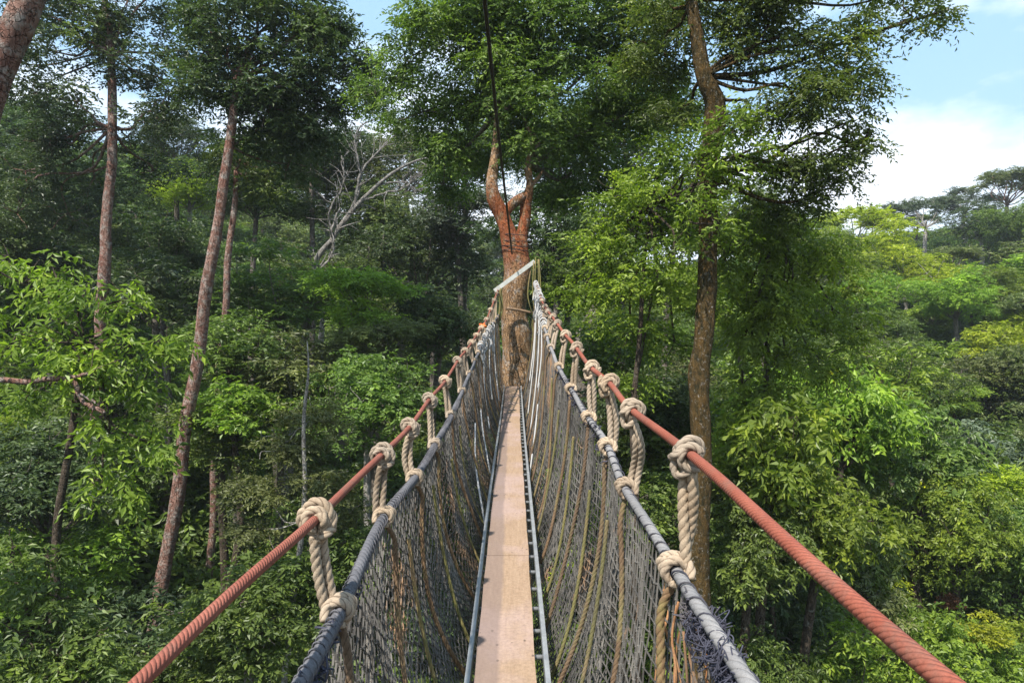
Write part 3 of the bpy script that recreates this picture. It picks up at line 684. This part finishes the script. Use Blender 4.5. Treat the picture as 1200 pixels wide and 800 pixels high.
# leafy vine-like understory crown in front of the mossy trunk's middle
hero_tree('slender_tree', 'slender young tree with fresh green drooping sprays around the middle of the mossy trunk',
  S_((745,640,13.5,9),(742,520,13.5,8),(748,420,13.5,7),(752,330,13.5,6),(765,240,13.5,5)),
  [B(812,235,11.8,22),B(842,262,11.9,18),B(875,140,11.6,20),B(845,190,11.6,20),B(790,290,12.5,28),B(720,230,13.8,34),B(680,345,14.6,26),B(770,215,13.2,40),B(820,180,12,30),B(860,150,11.8,24),B(880,175,12,24),B(740,270,13.5,42),B(800,260,13.6,35),B(720,330,14,36),B(770,330,13.2,45),B(740,390,14,36),B(850,215,12,26),B(790,400,13.8,34),B(700,270,14.5,28),B(745,450,14,28),B(710,300,14,26),B(780,170,13.4,30)],
  'bright', 'bark_dark', leaf=.11, per=22, seed=13, limb_r=.03, K=9, spray=.42, droop=.35, dens=.9)
hero_tree('drooping_tree', 'dense green tree with hanging leafy curtains between the mossy trunk and the lime crowns',
  S_((905,640,15,7),(900,520,15,7),(898,420,15,7),(900,320,15,8),(905,250,15,5)),
  [B(880,270,14.5,36),B(930,280,14.5,38),B(970,300,15,36),B(880,330,14.5,40),B(930,345,14.5,42),B(975,360,15.5,36),B(880,395,14.5,34),B(920,410,14.8,34),B(960,420,15.5,26),B(870,450,15,24),B(1000,330,16,22),B(850,300,14,24),B(905,450,15,22),B(1005,385,16,18)],
  'bright', 'bark_dark', leaf=.13, per=24, seed=14, limb_r=.035, K=10, spray=.42, droop=.6, hang=.25)

# left side
hero_tree('leaning_tree', 'tall straight bare reddish-grey trunk leaning right with a dark crown, left of the bridge',
  S_((168,800,19,20),(193,670,19,18.5),(207,580,19,18),(222,480,19,17),(235,390,19,16.5),(246,320,19,15.5),(255,260,19,14),(262,215,19,13),(270,165,19,12),(276,90,19,9)),
  [B(270,30,19,45),B(300,70,19,50),B(350,40,19,50),B(320,120,19.5,45),B(370,95,19.5,42),B(260,100,19.5,36),B(290,160,20,34),B(360,150,20,38),B(330,0,19,55),B(405,70,19.6,30),B(392,25,19.4,24),B(428,98,21,24),B(235,15,19.5,34),B(340,190,20.5,28),B(300,-50,19,70),B(390,120,20,22),B(240,60,19.5,30)],
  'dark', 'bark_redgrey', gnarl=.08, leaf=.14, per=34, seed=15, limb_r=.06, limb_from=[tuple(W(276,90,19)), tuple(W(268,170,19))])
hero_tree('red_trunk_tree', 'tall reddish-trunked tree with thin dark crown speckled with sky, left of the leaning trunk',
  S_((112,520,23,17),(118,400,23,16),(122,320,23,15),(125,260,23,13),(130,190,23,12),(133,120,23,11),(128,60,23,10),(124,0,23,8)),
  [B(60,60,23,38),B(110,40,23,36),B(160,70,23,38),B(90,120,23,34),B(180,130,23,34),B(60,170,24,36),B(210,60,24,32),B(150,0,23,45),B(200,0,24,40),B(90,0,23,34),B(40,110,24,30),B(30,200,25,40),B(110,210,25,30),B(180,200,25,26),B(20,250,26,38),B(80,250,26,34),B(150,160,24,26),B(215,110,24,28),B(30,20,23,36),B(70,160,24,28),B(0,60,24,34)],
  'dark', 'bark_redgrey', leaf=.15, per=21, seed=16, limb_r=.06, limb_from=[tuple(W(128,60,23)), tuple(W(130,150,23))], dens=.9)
hero_tree('corner_tree', 'thick reddish trunk cut off by the upper left corner of the view',
  S_((-150,560,9.2,60),(-95,380,9.2,54),(-45,210,9.2,48),(-12,110,9.2,43),(12,50,9.2,39),(36,-10,9.2,36),(70,-110,9.2,32),(100,-220,9.3,28)),
  [B(60,-260,9.3,90),B(150,-240,9.5,80),B(-30,-240,9,80),B(100,-330,9.3,90)], 'dark', 'bark_redgrey', leaf=.13, per=20, seed=17, limb_r=.07)
hero_tree('broadleaf_tree', 'leafy tree with big glossy bright green leaves at the left edge below the red trunk',
  S_((60,760,14,12),(70,600,14,11),(90,470,14,9),(100,400,14,7)),
  [B(30,330,14,38),B(90,345,13.6,38),B(150,350,13.8,30),B(20,390,14,40),B(80,400,13.4,45),B(140,405,13.6,38),B(195,400,14,22),B(110,455,13.6,36),B(170,460,13.8,34),B(35,460,14,26),B(130,510,13.4,38),B(175,520,13.6,30),B(120,560,13.4,32),B(150,585,13.5,22),B(60,310,14.2,26),B(10,300,14.5,26)],
  'bright', 'bark_dark', leaf=.20, per=20, seed=18, limb_r=.035, K=7, spray=.38, droop=.75, aspect=.36, up=1.0)
hero_tree('corner_shrub', 'leafy green bush filling the lower left corner',
  S_((30,860,11,10),(40,800,11,8),(40,740,11,7)),
  [B(20,680,11,36),B(40,740,10.8,50),B(80,770,10.6,42),B(15,640,11.3,24),B(70,700,11,26),B(10,780,10.6,45),B(110,745,11,22),B(100,800,10.6,40),B(55,650,11.4,16)],
  'mid', 'bark_dark', leaf=.13, per=24, seed=19, limb_r=.03, K=8, spray=.34, droop=.5)
# pale thin trunk behind the left handrail
hero_tree('pale_sapling', 'thin pale sapling trunk rising behind the left handrail rope',
  S_((332,800,14,8),(338,760,14,8),(346,690,14,8.5),(353,620,14,7.5),(357,560,14,6.5),(358,490,14,5.),(361,440,14,3.5),(358,400,14,1.5)),
  [B(330,520,14.3,36,.5),B(380,560,14.6,34,.5),B(290,580,14.5,32,.5),B(370,490,14.8,34,.5),B(300,620,14.5,28,.5),B(400,600,15,30,.5)],
  'olive', 'bark_pale', leaf=.10, per=30, seed=20, limb_r=.012, limb_from=[tuple(W(357,560,14)), tuple(W(354,610,14)), tuple(W(358,500,14))], K=9, spray=.36, droop=.25, flat=.4)
hero_tree('slim_tree', 'slim pinkish trunk just right of the leaning trunk with a shaded crown',
  S_((254,470,24,9),(262,380,24,9),(267,320,24,9),(272,260,24,8),(277,200,24,6)),
  [B(285,190,24,30),B(310,215,24.5,26),B(262,175,24,24),B(300,165,24.5,28)], 'mid', 'bark_redgrey', gnarl=.08, leaf=.15, per=26, seed=31, limb_r=.04)
M['bark_dead'] = bark_mat('bleached_dead_wood', (.24,.22,.20), (.36,.335,.31), (.40,.38,.36), .4, 3)
# dead pale tree, bare
def bare_tree(name, label, paths, bark, cat='tree', crown=None, twigs=0, seed=0):
    r_ = np.random.default_rng(seed); base = np.array(paths[0][0][:3]); root = empty(name, base); mb = MB()
    for j, s in enumerate(paths):
        q = catmull(s, n=40); q[:, :3] += np.cumsum(r_.normal(0, .006*base[1]/10, (40, 3)), 0)*(j > 0)
        mb.add(*tube(q[:, :3], q[:, 3], 9))
        for _ in range(twigs):
            k = r_.integers(14, 39); a = q[k, :3]; t = unit(q[min(k+1, 39), :3]-q[k-1, :3]); dd = unit(t+r_.normal(size=3)*.6)
            L = r_.uniform(.4, 1.6)*base[1]/30; e = a+dd*L
            tw = catmull([a, a+dd*L*.5+r_.normal(size=3)*L*.08, e], n=8); mb.add(*tube(tw, np.linspace(q[k, 3]*.5, .004*base[1]/12, 8), 5))
            e2 = tw[4]+unit(dd+r_.normal(size=3)*.7)*L*.5; mb.add(*tube(catmull([tw[4], e2], n=4), .004*base[1]/12, 4))
    mb.build('trunk', M[bark], root, off=base)
    tag(root, label, cat); return root
gz = lambda x, y: float(ground(x, y))-.3
c = W(352, 330, 30); g = (c[0]-1, 30, gz(c[0]-1, 30), .22)
bare_tree('dead_tree', 'bare pale dead tree with forked white branches rising right of the leaning trunk',
  [[g]+S_((366,330,30,7.5),(384,290,30,6.2),(406,255,30,5.8),(434,225,30,4.6),(464,200,30,3.4),(499,185,30,2.3),(534,184,30,1.5),(566,176,30,0.8)),
   S_((398,270,30,3.9),(414,240,30,3.9),(422,205,30,3.4),(439,180,30,2.3),(459,160,30,1.7),(484,142,30,1.1)),
   S_((406,255,30,3.4),(419,215,30,2.9),(412,170,30,2.3),(419,150,30,1.7),(444,135,30,1.1)),
   S_((424,236,30,2.9),(454,228,30,2.3),(474,222,30,1.7),(492,205,30,1.1)), S_((444,216,30,2.3),(469,210,30,1.7),(484,225,30,1.1)),
   S_((390,285,30,2.9),(386,250,30,2.3),(399,215,30,1.7),(394,180,30,1.1)), S_((359,335,30,3.4),(389,300,30,2.9),(392,268,30,2.9),(402,245,30,1.7))],
  'bark_dead', twigs=16, seed=3)
c = W(-120, 470, 13)
bare_tree('fallen_branch_tree', 'crooked reddish bare limb reaching in from the left edge in front of dark foliage',
  [[(c[0], 13, gz(c[0], 13), .12)]+S_((-120,470,13,10),(-60,448,13,9),(0,445,13,7),(30,448,13,7),(60,443,13,6.5),(78,444,13,6)),
   S_((78,444,13,6),(88,450,13,6),(92,465,13,5.5),(102,478,13,5),(113,483,13,5),(118,489,13,5)), S_((76,444,13,5),(90,441,13,4.5),(104,439,13,4),(112,434,13,2.5))],
  'bark_redgrey', cat='bare limb', twigs=2, seed=4)
c = W(693, 420, 24)
bare_tree('broken_stump', 'broken grey-brown tree stump standing behind the right handrail rope',
  [[(c[0], 24, gz(c[0], 24), .4)]+S_((686,430,24,26),(689,405,24,23),(693,385,24,17),(695,368,24,13),(696,357,24,8)), S_((678,425,24,10),(682,395,24,9),(686,372,24,4))], 'bark_grey', cat='tree stump', twigs=0, seed=5)

# ------------------------------------------------------------------ trees on the slopes (crown centre in the view, depth, size)
G = 'rainforest trees on the valley slopes'
L = [
 (268,410,21.5,1.9,'fine','mid','bark_dark','green crown hiding the lower part of the slim pinkish trunk'),
 (275,480,20,1.7,'broad','bright','bark_dark','bright broad-leaved bush between the leaning trunk and the pale sapling'),
 (1120,345,48,3.4,'fine','bright','bark_grey','bright crown on the far right slope beside the thin bare white trunk'),
 (1190,400,42,3.2,'broad','lime','bark_grey','yellow-green crown at the right edge just above mid-height'),
 (1010,345,46,3.4,'fine','bright','bark_grey','bright crown under the lime trees, right of the hanging curtains'),
 (810,745,16,1.7,'fine','mid','bark_dark','green bush at the bottom edge right behind the frayed dark netting'),
 (925,705,17.5,1.9,'fine','mid','bark_dark','green bush under the red handrail, left of the lime shrubs'),
 (1000,735,18,1.6,'fine','olive','bark_dark','olive bush under the red handrail near the bottom edge'),
 (1110,775,17,1.7,'fine','bright','bark_dark','bright bush at the bottom edge between the lime yellow shrubs'),
 (1000,655,20,1.9,'broad','mid','bark_dark','broad-leaved bush just above the middle of the near red handrail'),
 (1190,640,22,2.4,'fine','mid','bark_dark','green bush at the right edge below the large grey-green bush'),
 (215,780,14.5,1.7,'fine','mid','bark_dark','green bush at the bottom edge just left of the near red handrail'),
 (905,515,14.2,1.7,'broad','bright','bark_dark','bright leafy bush in front, immediately right of the mossy trunk at mid-height'),
 (955,600,14.5,1.7,'fine','bright','bark_dark','bright bush showing above the right handrail, nearest the mossy trunk'),
 (875,640,13.6,1.3,'fine','mid','bark_dark','green bush between the mossy trunk and the right handrail'),
 (985,480,21,2.3,'broad','bright','bark_dark','bright rounded crown right of the hanging green curtains'),
 (1075,540,22,2.3,'broad','mid','bark_dark','rounded broad-leaved crown in the centre of the right slope'),
 (1040,440,30,2.9,'broad','bright','bark_dark','bright broad-leaved crown below the large lime tree'),
 (1120,620,21,2.1,'fine','bright','bark_dark','bright crown right of the yellow-dotted bush'),
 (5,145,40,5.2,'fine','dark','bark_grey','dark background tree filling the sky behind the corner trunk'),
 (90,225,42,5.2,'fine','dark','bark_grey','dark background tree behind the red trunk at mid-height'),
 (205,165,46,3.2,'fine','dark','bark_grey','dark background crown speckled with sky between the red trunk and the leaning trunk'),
 (300,205,38,4.4,'layer','dark','bark_grey','dark layered tree directly behind the leaning trunk top'),
 (365,165,40,4.2,'fine','dark','bark_grey','dark crown right of the leaning trunk, above the dead tree'),
 (475,190,46,4.4,'fine','olive','bark_grey','olive tree under the left side of the forked tree crown'),
 (545,180,40,3.8,'fine','mid','bark_grey','green tree behind the left stem of the forked tree'),
 (660,175,34,3.8,'fine','dark','bark_grey','dark tree behind the right stem of the forked tree'),
 (735,150,32,3.8,'fine','mid','bark_grey','green tree filling the gap between the forked tree and the mossy tree'),
 (790,235,30,3.6,'layer','mid','bark_grey','green layered tree behind the middle of the mossy trunk'),
 (905,265,32,3.4,'fine','mid','bark_grey','green crown behind the hanging dark curtains right of the mossy trunk'),
 (865,345,26,3.2,'layer','bright','bark_grey','bright layered tree just behind the mossy trunk on its right'),
 # px,  py,  d,  R, kind, leaves, bark, label
 (222,215,46,3.4,'layer','lime','bark_pale','yellow-green feathery tree showing between the two left trunks'),
 (262,355,30,2.2,'fine','mid','bark_dark','green tree at the foot of the slim pinkish trunk'),
 (330,345,27,3.4,'layer','mid','bark_grey','fresh green layered tree right of the leaning trunk, below the dead tree'),
 (400,330,31,3.4,'layer','olive','bark_grey','olive green tree below the forked white branches'),
 (425,345,25,2.5,'layer','bright','bark_grey','bright green leafy tree in the middle of the gap between leaning trunk and bridge'),
 (500,300,38,4.6,'fine','dark','bark_grey','dark green tree immediately left of the forked red trunk'),
 (330,430,23,3.2,'layer','olive','bark_grey','grey-green spreading tree behind the left handrail, right of the leaning trunk'),
 (440,400,24,2.2,'layer','olive','bark_grey','low spreading olive crown above the left handrail knots'),
 (430,470,21,2.6,'fine','mid','bark_pale','dark shaded tree behind the left handrail knots'),
 (515,375,27,2.6,'fine','dark','bark_grey','small dark tree just left of the left rope knots near the platform'),
 (270,500,21,2.4,'layer','mid','bark_grey','green tree just right of the leaning trunk, above the pale sapling'),
 (370,660,15,2.2,'layer','mid','bark_grey','small leafy tree under the left handrail, right of the pale sapling'),
 (290,720,13.5,1.8,'fine','mid','bark_grey','low green shrub under the near part of the left handrail'),
 (262,745,15.5,1.7,'layer','dark','bark_grey','dark shrub at the foot of the leaning trunk'),
 (120,740,16,1.9,'broad','dark','bark_grey','dark bush left of the foot of the leaning trunk'),
 (60,560,19,3.0,'fine','dark','bark_grey','dark shaded tree below the crooked bare limb at the left edge'),
 (60,290,30,4.4,'fine','dark','bark_grey','dark tree behind the glossy broadleaf tree at the left edge'),
 (185,290,30,3.2,'layer','dark','bark_grey','dark layered tree between the red trunk and the leaning trunk'),
 (190,345,25,2.6,'broad','dark','bark_grey','shaded tree in the gap left of the leaning trunk'),
 (-20,180,32,5.0,'fine','dark','bark_grey','dark tall tree on the left edge behind the red-trunk tree'),
 (380,210,44,4.5,'fine','olive','bark_pale','hazy olive tree behind the dead white branches'),
 (450,265,42,4.6,'fine','olive','bark_grey','soft grey-green tree right of the dead white branches'),
 (535,245,36,3.0,'layer','grey','bark_grey','grey-green layered tree just left of the red fork'),
 (655,270,30,3.4,'fine','dark','bark_grey','dark tree just right of the red fork'),
 (690,310,26,2.8,'layer','mid','bark_grey','leafy green tree right of the pale board'),
 (640,330,34,3.4,'fine','dark','bark_grey','dark tree directly behind the pale board'),
 (715,415,21,2.2,'fine','mid','bark_grey','green tree behind the right handrail above the broken stump'),
 (760,480,18,2.2,'fine','dark','bark_grey','dark green tree left of the mossy trunk behind the second right knot'),
 (730,520,17,1.8,'layer','mid','bark_grey','small green tree behind the right side rope hitches'),
 (765,610,15,1.8,'fine','mid','bark_grey','leafy shrub between the first two right hanging ropes'),
 (1003,262,66,5.0,'umbrella','lime','bark_pale','lime green flat-topped crown on the skyline right of the mossy tree'),
 (1060,305,60,6.0,'fine','lime','bark_pale','large lime yellow-green tree with pale trunk below the skyline'),
 (975,305,52,4.2,'fine','bright','bark_pale','bright green tree left of the large lime tree'),
 (1085,245,88,5.6,'umbrella','grey','bark_pale','pale-limbed flat crown on the skyline above the lime tree'),
 (1130,232,92,4.6,'umbrella','grey','bark_pale','thin skyline crown left of the tallest skyline tree'),
 (1180,215,86,6.2,'umbrella','olive','bark_redgrey','tallest skyline tree at the right edge with reddish limbs'),
 (1150,260,80,4.6,'fine','dark','bark_pale','dark tree under the tallest skyline tree'),
 (1195,262,72,5.0,'fine','mid','bark_pale','green tree at the right edge just under the skyline'),
 (1116,300,62,3.2,'umbrella','olive','bark_pale','thin umbrella tree with tall bare white trunk right of the lime tree'),
 (1180,335,52,4.2,'layer','bright','bark_grey','bright layered tree at the right edge in the middle of the slope'),
 (1125,395,50,2.6,'conical','grey','bark_pale','half-bare conical tree with drooping twiggy branches right of the lime tree'),
 (1085,400,52,3.0,'fine','mid','bark_grey','mid green tree below the trunk of the large lime tree'),
 (1165,445,40,4.0,'fine','olive','bark_grey','shaded olive bush at the right edge above mid-height'),
 (1175,560,31,4.2,'fine','grey','bark_grey','large grey-green shaded bush low at the right edge'),
 (1030,400,44,3.6,'fine','mid','bark_grey','rounded green tree left of the half-bare conical tree'),
 (1065,445,36,3.0,'fine','mid','bark_grey','round green crown above the middle of the right slope'),
 (1000,420,38,2.8,'fine','olive','bark_grey','olive crown right of the hanging dark curtains'),
 (930,475,22,2.0,'broad','bright','bark_grey','bright green bush right of the mossy trunk at mid-height'),
 (880,505,19,1.5,'broad','bright','bark_grey','bright glossy bush touching the right side of the mossy trunk'),
 (975,520,25,2.6,'fine','bright','bark_grey','bright green crown right of centre on the right slope'),
 (1050,510,31,2.8,'fine','mid','bark_grey','medium green crown left of the yellow-flowered bush'),
 (960,590,23,2.6,'layer','mid','bark_grey','grassy green bush above the red handrail on the right slope'),
 (1040,610,26,2.8,'fine','olive','bark_grey','olive bush with twiggy gaps in the middle of the lower right slope'),
 (890,610,18,1.6,'fine','olive','bark_grey','olive bush just above the right handrail beside the mossy trunk'),
 (870,690,16,1.5,'fine','dark','bark_grey','dark bush under the right handrail beside the mossy trunk'),
 (940,740,16,1.8,'fine','dark','bark_grey','dark green bush under the red handrail at the bottom right'),
 (1090,680,24,2.4,'fine','mid','bark_grey','green bush right of the near red handrail'),
 (1160,690,24,2.6,'layer','mid','bark_grey','spreading green bush low at the right edge'),
 (1150,775,20,2.2,'layer','bright','bark_grey','bright bush in the lower right corner'),
 (1010,790,15,1.5,'layer','bright','bark_grey','bright bush at the bottom edge beneath the right handrail'),
 (880,780,14,1.3,'fine','mid','bark_grey','green bush at the bottom edge right of the mossy trunk'),
]
for k, (px, py, d, R, kind, mat, bark, lab) in enumerate(L):
    ptree(px, py, d, R, kind, mat, k % 3, bark, lab, group=G, squash=1.25 if d < 24 and px > 780 else .85 if d < 40 else .8, tr=.17 if 'lime yellow' in lab else .09+.0022*d)
# yellow, lime and rusty shrubs that stand out on the right slope
for k, (px, py, d, R, kind, mat, lab) in enumerate([
 (1088,575,27,.62,'fine','yellow','small bush dotted with bright yellow leaves on the right slope'),
 (1045,690,21,.75,'layer','lime','upper of the lime yellow shrubs right of the near red handrail'),
 (1075,735,20,.85,'layer','lime','lime yellow shrub right of the red handrail near the bottom'),
 (1150,740,19,.75,'layer','lime','rightmost lime yellow shrub in the lower right corner'),
 (980,775,16,.55,'layer','lime','lime yellow shrub beneath the red handrail at the bottom edge'),
 (1035,670,22,.45,'broad','lime','smallest lime shrub, above the red handrail on the lower right slope'),
 (930,577,21,.32,'broad','rust','rust-brown leafed sprig just above the red handrail'),
 (1112,703,21,.38,'broad','rust','rust-brown dead leafy patch low on the right slope'),
 (968,440,30,.6,'fine','yellow','tiny yellow-orange tinged shrub at mid-height right of the mossy trunk'),
 (905,560,20,.8,'broad','bright','bright shrub with big leaves above the first right handrail stretch')]):
    ptree(px, py, d, R, kind, mat, k % 3, 'bark_grey', lab, name='shrub', group=None, tr=.04)
    TREES[-1][0]['category'] = 'shrub'

# ------------------------------------------------------------------ infill trees over the slopes, each labelled by where it shows
rg = random.Random(77)
def allowed(px, py, d, R, top):
    if 800 < px < 850 and d < 12.6: return False
    if px < 480 and top < 150: return False
    if 130 < px < 330 and d < 20 and top < 680: return False
    if 980 < px and top < 262+(0 if px < 1060 else -30): return False
    if 480 <= px <= 980 and top < 200: return False
    return True
pts = []
for _ in range(6000):
    d = rg.uniform(18, 105)**1.0; px = rg.uniform(-60, 1260); x = (px-600)/F*d
    h = rg.uniform(.55, 1.)*(4.5+.085*d if d < 80 else 12); R = h*.42; gz_ = float(ground(x, d)); zc = gz_+h-R*.6
    py = 400-zc/d*F; top = py-R*.8/d*F
    if py > 830: continue
    if not allowed(px, py, d, R, top): continue
    if any(math.hypot(x-q[0], d-q[1]) < (R+q[2])*.62 for q in pts): continue
    pts.append((x, d, R, px, py))
    if len(pts) > 150: break
words = {'dark':'dark green', 'mid':'mid green', 'bright':'bright green', 'olive':'olive green', 'grey':'grey-green', 'lime':'yellow-green'}
ent = []
for (x, d, R, px, py) in pts:
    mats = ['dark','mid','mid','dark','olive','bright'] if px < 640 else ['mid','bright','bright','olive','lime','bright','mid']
    kind = rg.choice(['fine', 'layer', 'fine', 'broad'] if d < 40 else ['far', 'far', 'umbrella', 'layer'])
    mat = rg.choice(mats); size = 'small' if R/d < .075 else 'broad' if R/d > .12 else 'middling'
    zone = ('at the left edge' if px < 120 else 'beside the leaning trunk' if px < 300 else 'behind the left handrail' if px < 520 else 'behind the bridge end' if px < 690
            else 'behind the right handrail' if px < 860 else 'right of the mossy trunk' if px < 1020 else 'on the far right slope')
    dist = 'nearer' if d < 32 else 'mid-slope' if d < 62 else 'distant'
    ent.append((f'{size} {dist} {words[mat]} tree {zone}', px, py, d, R, kind, mat))
by = {}
for e in ent: by.setdefault(e[0], []).append(e)
onum = ['first','second','third','fourth','fifth','sixth','seventh','eighth','ninth','tenth','eleventh','twelfth']
for key, es in by.items():
    es.sort(key=lambda e: e[1])
    for j, (lab, px, py, d, R, kind, mat) in enumerate(es):
        if len(es) > 1: lab = f'{onum[j] if j < 12 else "last"} from left among {lab.replace(" tree ", " trees ")}'
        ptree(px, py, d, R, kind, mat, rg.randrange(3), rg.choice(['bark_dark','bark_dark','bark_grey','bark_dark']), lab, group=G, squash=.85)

# ------------------------------------------------------------------ undergrowth: one scattered carpet over the slopes
def bush_mesh():
    rng = np.random.default_rng(91)
    bl = [(*(rng.normal(size=3)*np.array([.6, .6, .25])), rng.uniform(.4, .7)) for _ in range(6)]
    C, R = lobe_clumps(rng, bl, .45, .8)
    V, T, ti = foliage(rng, C, R, 26, leaf=.19, spray=.35, K=7, droop=.4, flat=.6, aspect=.45)
    return mesh_data('bush', V, T, LEAF['mid'], False, ti)
bush = obj('fern_clump', bush_mesh()); bush.location = W(690, 640, 20); bush.location.z = float(ground(bush.location.x, 20))+.3
tag(bush, 'low leafy clump on the valley floor under the right net', 'fern')
def undergrowth():
    rng = np.random.default_rng(92); P = []
    for _ in range(14000):
        d = rng.uniform(7, 120); px = rng.uniform(-150, 1350); x = (px-600)/F*d
        P.append((x, d, float(ground(x, d))+rng.uniform(.1, 1.0)*(1+d*.012)))
    me = bpy.data.meshes.new('undergrowth'); me.from_pydata(P, [], [])
    o = obj('undergrowth', me); tag(o, kind='stuff', label='dense leafy undergrowth covering the valley slopes')
    ng = bpy.data.node_groups.new('scatter_undergrowth', 'GeometryNodeTree')
    ng.interface.new_socket('Geometry', in_out='INPUT', socket_type='NodeSocketGeometry'); ng.interface.new_socket('Geometry', in_out='OUTPUT', socket_type='NodeSocketGeometry')
    N = ng.nodes; K = ng.links.new
    gi, go = N.new('NodeGroupInput'), N.new('NodeGroupOutput')
    oi = N.new('GeometryNodeObjectInfo'); oi.inputs['Object'].default_value = bush; oi.inputs['As Instance'].default_value = True
    ip = N.new('GeometryNodeInstanceOnPoints')
    rv = N.new('FunctionNodeRandomValue'); rv.data_type = 'FLOAT_VECTOR'; rv.inputs[0].default_value = (-.3, -.3, 0); rv.inputs[1].default_value = (.3, .3, 6.28)
    rs = N.new('FunctionNodeRandomValue'); rs.data_type = 'FLOAT'; rs.inputs[2].default_value = .8; rs.inputs[3].default_value = 2.3; rs.inputs['Seed'].default_value = 3
    K(gi.outputs[0], ip.inputs['Points']); K(oi.outputs['Geometry'], ip.inputs['Instance']); K(rv.outputs[0], ip.inputs['Rotation']); K(rs.outputs[1], ip.inputs['Scale'])
    K(ip.outputs[0], go.inputs[0])
    m = o.modifiers.new('scatter', 'NODES'); m.node_group = ng
undergrowth()

# ------------------------------------------------------------------ sky, sun, camera
SUN_EL, SUN_AZ = radians(56), radians(-150)           # azimuth from +Y, clockwise positive: from the left, slightly ahead
w = NT('World', True); sc.world = w.m
sky = w.n('ShaderNodeTexSky', sky_type='NISHITA'); sky.sun_disc = False; sky.sun_elevation = SUN_EL; sky.sun_rotation = SUN_AZ
sky.air_density = 1.; sky.dust_density = 1.2; sky.ozone_density = 1.2
gen = w.n('ShaderNodeTexCoord').outputs['Generated']
mp = w.n('ShaderNodeMapping', {'Vector': gen, 'Scale': (1, 1, 2.2)}).outputs[0]
n1 = w.noise(mp, 3.6, 8, .58); zz = w.n('ShaderNodeSeparateXYZ', {0: gen}).outputs[2]
low = w.ramp(zz, [(.0, (.26,)*3), (.20, (.20,)*3), (.30, (.05,)*3), (.42, (.0,)*3)])
cl = w.ramp(w.math('ADD', n1, low), [(.53, (0,0,0)), (.66, (.6,.6,.6)), (.80, (1,1,1))])
c = w.mix(.6, sky.outputs[0], (2.9, 5.1, 7.2))
c = w.mix(cl, c, (7.6, 7.9, 8.4))
bg = w.n('ShaderNodeBackground', {'Color': c, 'Strength': .098})
hz = NT('thin_haze')
pv = hz.n('ShaderNodeVolumePrincipled', {'Color': (.86,.93,1,1), 'Density': .0005, 'Anisotropy': .2})
ho = hz.n('ShaderNodeOutputMaterial'); hz.t.links.new(pv.outputs[0], ho.inputs[1])
V, Q = box((0, 0, 60), (1900, 1900, 170)); V[:4, 2] = -25+0*V[:4, 2]
tag(obj('haze', mesh_data('haze', V, Q, hz.m, False)), kind='stuff')
o = w.n('ShaderNodeOutputWorld'); w.t.links.new(bg.outputs[0], o.inputs[0])
sl = bpy.data.lights.new('sun', 'SUN'); sl.energy = 4.6; sl.angle = radians(1.0); sl.color = (1, .95, .86)
so = bpy.data.objects.new('sun', sl); COL.objects.link(so)
dirv = Vector((sin(SUN_AZ)*cos(SUN_EL), cos(SUN_AZ)*cos(SUN_EL), sin(SUN_EL)))
so.rotation_euler = dirv.to_track_quat('Z', 'Y').to_euler()
cam = bpy.data.cameras.new('camera'); cam.lens = 24; cam.sensor_width = 36; cam.clip_end = 3000; cam.clip_start = .05
co = bpy.data.objects.new('camera', cam); COL.objects.link(co); co.location = (0, 0, 0); co.rotation_euler = (radians(90), 0, 0)
sc.camera = co
sc.view_settings.view_transform = 'Standard'; sc.view_settings.look = 'None'; sc.view_settings.gamma = 1; sc.view_settings.use_curve_mapping = False
sc.view_settings.exposure = 1.03
cy = sc.cycles; cy.max_bounces = 5; cy.diffuse_bounces = 3; cy.glossy_bounces = 2; cy.transmission_bounces = 4; cy.transparent_max_bounces = 4
cy.caustics_reflective = False; cy.caustics_refractive = False; cy.use_denoising = True; cy.sample_clamp_indirect = 4.; cy.volume_bounces = 0
